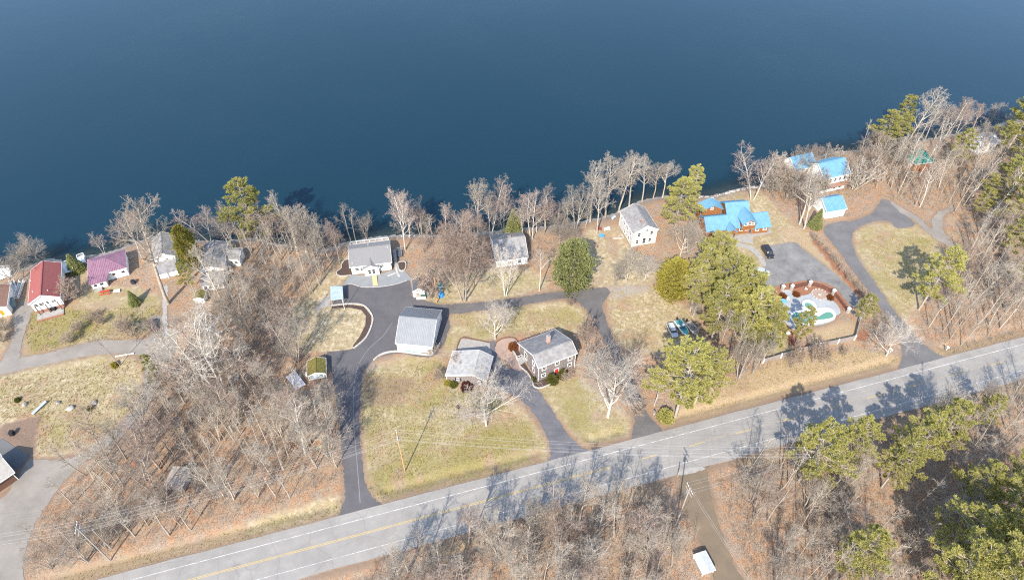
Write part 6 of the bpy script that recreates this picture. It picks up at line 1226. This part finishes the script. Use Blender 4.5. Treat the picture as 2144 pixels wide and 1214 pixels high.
bd = MB(); bd.slab([(-.35, -1.9, .25), (.35, -1.9, .25), (.35, 1.9, .6), (-.35, 1.9, .6)], .1); o = bd.build('canoe_board', M('pale_blue_board', (.36, .41, .48), .6)); o.location = (*g(83, 855), 0); o.rotation_euler.z = R(-28); tag(o, 'pale blue white board lying between the first and second lawn boulders', 'board')
# kayaks at the grey garage
for i, (u, v) in enumerate([(853, 735), (866, 737), (862, 733.5)]):
    r_ = empty('kayak', (*g(u, v, .3), .18 + .24 * (i == 2)), R(-7 + i * 3)); tag(r_, ('blue kayak lying nearest the corner of the big grey garage', 'blue kayak lying nearest the kerb wall by the big grey garage', 'light blue kayak stacked on the other two by the big grey garage')[i], 'kayak', 'kayaks by the garage'); V = []; n = 10; m = 8
    for k in range(n):
        t_ = k / (n - 1); x = -2.0 + 4.0 * t_; rr = .36 * math.sqrt(max(.004, 1 - (2 * t_ - 1) ** 2)); V += [(x, rr * math.cos(a), rr * .55 * math.sin(a) + .05 * (2 * t_ - 1) ** 2) for a in np.linspace(0, 2 * np.pi, m, endpoint=False)]
    MB().add(V, [(k * m + j, k * m + (j + 1) % m, (k + 1) * m + (j + 1) % m, (k + 1) * m + j) for k in range(n - 1) for j in range(m)]).build('hull', BLUETARP if i < 2 else M('light_blue_hull', (.10, .38, .62), .4), r_, True); MB().tube((-.1, 0, .17), (-.1, 0, .205), .28, .26, 12).build('cockpit', BLACK, r_)
# tarped heaps and bins
def heap(name, label, cat, u, v, a, b2, h, mat, rz=0):
    rs = np.random.default_rng(int(u)); V = []; n, m = 12, 4
    for j in range(m + 1):
        f = j / m; k = math.cos(f * 1.5) ** .6
        V += [(a * k * math.cos(t_) * (1 + rs.normal(0, .05)), b2 * k * math.sin(t_) * (1 + rs.normal(0, .05)), h * math.sin(f * 1.57) + rs.normal(0, .03)) for t_ in np.linspace(0, 2 * np.pi, n, endpoint=False)]
    o = MB().add(V, [(j * n + i, j * n + (i + 1) % n, (j + 1) * n + (i + 1) % n, (j + 1) * n + i) for j in range(m) for i in range(n)] + [tuple(m * n + i for i in range(n))]).build(name, mat, None, True); o.location = (*g(u, v), -.05); o.rotation_euler.z = rz; return tag(o, label, cat)
heap('tarped_heap', 'teal tarp covered heap beside the brown pole', 'tarp', 921, 601, .9, 1.2, .9, TEALTARP); heap('tarped_heap', 'blue tarp covered heap beside the brown pole', 'tarp', 924, 618, .85, 1.1, .7, BLUETARP); heap('tarped_heap', 'grey green tarp covered heap against the charcoal roofed shed', 'tarp', 895, 615, .7, .9, .9, M('grey_tarp', (.25, .32, .33), .7))
def bin_(label, u, v, body, lid, w=.9, d=.7, h=1.0):
    r_ = empty('storage_bin', (*g(u, v), .03), R(8)); tag(r_, label, 'bin'); MB().box(-w / 2, w / 2, -d / 2, d / 2, 0, h).build('body', body, r_); MB().box(-w / 2 - .04, w / 2 + .04, -d / 2 - .04, d / 2 + .04, h, h + .08).build('lid', lid, r_)
bin_('white storage bin with grey lid in front of the charcoal roofed shed', 877, 625, WHITE, GREYWOOD, 1.2, .8); bin_('white storage bin with dark green lid in front of the charcoal roofed shed', 887, 624, WHITE, M('dark_green_lid', (.05, .12, .09), .5), 1.2, .8); bin_('small white drum by the mossy glazed shed', 644.5, 786, WHITE, TRIM, .8, .8, .8)
bin_('dark barbecue on the red cottage patio', 113, 649, BLACK, BLACK, 1.3, .8, 1.0); bin_('black bin with white base on the bare soil patch', 27, 909, BLACK, BLACK, .8, 1.0, 1.0); bin_('dark blue bin beside the purple cottage', 280, 593, M('navy_plastic', (.03, .04, .08), .5), BLACK, .9, .9, 1.0)
# motorcycle
mc = empty('motorcycle', (*g(1300, 585), 0), R(10)); tag(mc, 'dark motorcycle parked between the two small yard trees', 'motorcycle')
for s_ in (-.72, .72): w_h = MB().tube((s_, -.07, .33), (s_, .07, .33), .33, .33, 16).build('wheel', BLACK, mc); MB().tube((s_, -.08, .33), (s_, .08, .33), .18, .18, 12).build('rim', STEEL, w_h)
fb = MB(); fb.beam((-.6, 0, .5), (.5, 0, .7), .28, .3); fb.beam((.72, 0, .33), (.45, 0, 1.05), .12, .08); fb.build('frame', BLACK, mc); MB().box(-.6, .05, -.16, .16, .72, .84).build('seat', BROWN, mc); MB().beam((.42, -.4, 1.08), (.42, .4, 1.08), .06, .06).build('handlebar', STEEL, mc); MB().box(.05, .4, -.17, .17, .72, .98).build('tank', STEEL, mc)
# seats and odds at the tall white house
for i, (u, v, rz, m) in enumerate([(1271, 482, .3, WHITE), (1285, 457, .9, M('pale_blue_seat', (.45, .52, .60), .6)), (1253, 482, 0, M('dark_red_seat', (.25, .06, .06), .6))]):
    r_ = empty('garden_bench', (*g(u, v), -.05), rz); tag(r_, ('white garden bench on the tall white house lawn', 'pale blue garden bench under the shore trees', 'dark red garden bench at the foot of the yard tree')[i], 'bench'); MB().box(-.9, .9, -.28, .28, .4, .47).build('seat', m, r_); MB().box(-.9, .9, .24, .31, .47, 1.0).build('backrest', m, r_); [MB().box(s_ * .8 - .05, s_ * .8 + .05, -.25, .25, 0, .4).build('leg', m, r_) for s_ in (-1, 1)]
kerb('timber_edging', 'pale timber landing edge beside the tall white house', [(1283, 500), (1305, 498), (1299, 490)], .35, -.05, .25, STONE)
# docks and shore steps at the left
for i, (pts_, lab) in enumerate([([(-8, 566), (24, 562), (25, 578), (-10, 592)], 'white waterside deck with railing at the western frame edge'), ([(164, 541), (178, 536), (181, 551), (168, 553)], 'small white railed landing beside the cone shaped tree')]):
    p = gl(pts_); r_ = empty('shore_deck', (*p[0], 0)); tag(r_, lab, 'deck'); q_ = [rel(a, p[0]) for a in p]; MB().prism(q_, .25, .4).build('platform', WHITE, r_); rail(r_, [q_[3], q_[0], q_[1], q_[2]], .95, TRIM, z=.4); [MB().box(a - .08, a + .08, b_ - .08, b_ + .08, -1.6, .25).build('post', TRIM, r_) for a, b_ in q_]
for i, (a, b2, lab) in enumerate([((22, 593), (27, 610), 'white stair rail beside the pale leaning tree'), ((40, 626), (52, 590), 'long white stair rail between brown and red roofed cottages')]):
    p, p2 = g(*a), g(*b2); r_ = empty('stair_railing', (*p, 0)); tag(r_, lab, 'railing'); d = rel(p2, p); n_ = np.array((-d[1], d[0])) / np.hypot(*d) * 1.1
    rail(r_, [(0, 0), d], .95, TRIM); rail(r_, [tuple(n_), (d[0] + n_[0], d[1] + n_[1])], .95, TRIM); stp = MB(); [stp.beam((d[0] * f, d[1] * f, .1), (d[0] * f + n_[0], d[1] * f + n_[1], .1), .25, .08) for f in np.linspace(.05, .95, 9)]; stp.build('tread', WHITE, r_)
o = heap('orange_float', 'small orange buoy lying in the leaves of the western wood', 'buoy', 281, 971, .6, .5, .5, ORANGE)
for i, (u, v) in enumerate([(642, 530), (655, 535)]):
    r_ = empty('lawn_chair', (*g(u, v), -.05), i); tag(r_, ('white lawn chair at the water left of the central lake house', 'brown lawn chair at the water left of the central lake house')[i], 'chair'); m = (WHITE, NEWWOOD)[i]; MB().box(-.35, .35, -.35, .35, .3, .36).build('seat', m, r_); MB().box(-.35, .35, .3, .36, .36, 1.0).build('backrest', m, r_); [MB().box(a - .04, a + .04, b_ - .04, b_ + .04, 0, .3).build('leg', m, r_) for a in (-.3, .3) for b_ in (-.3, .3)]
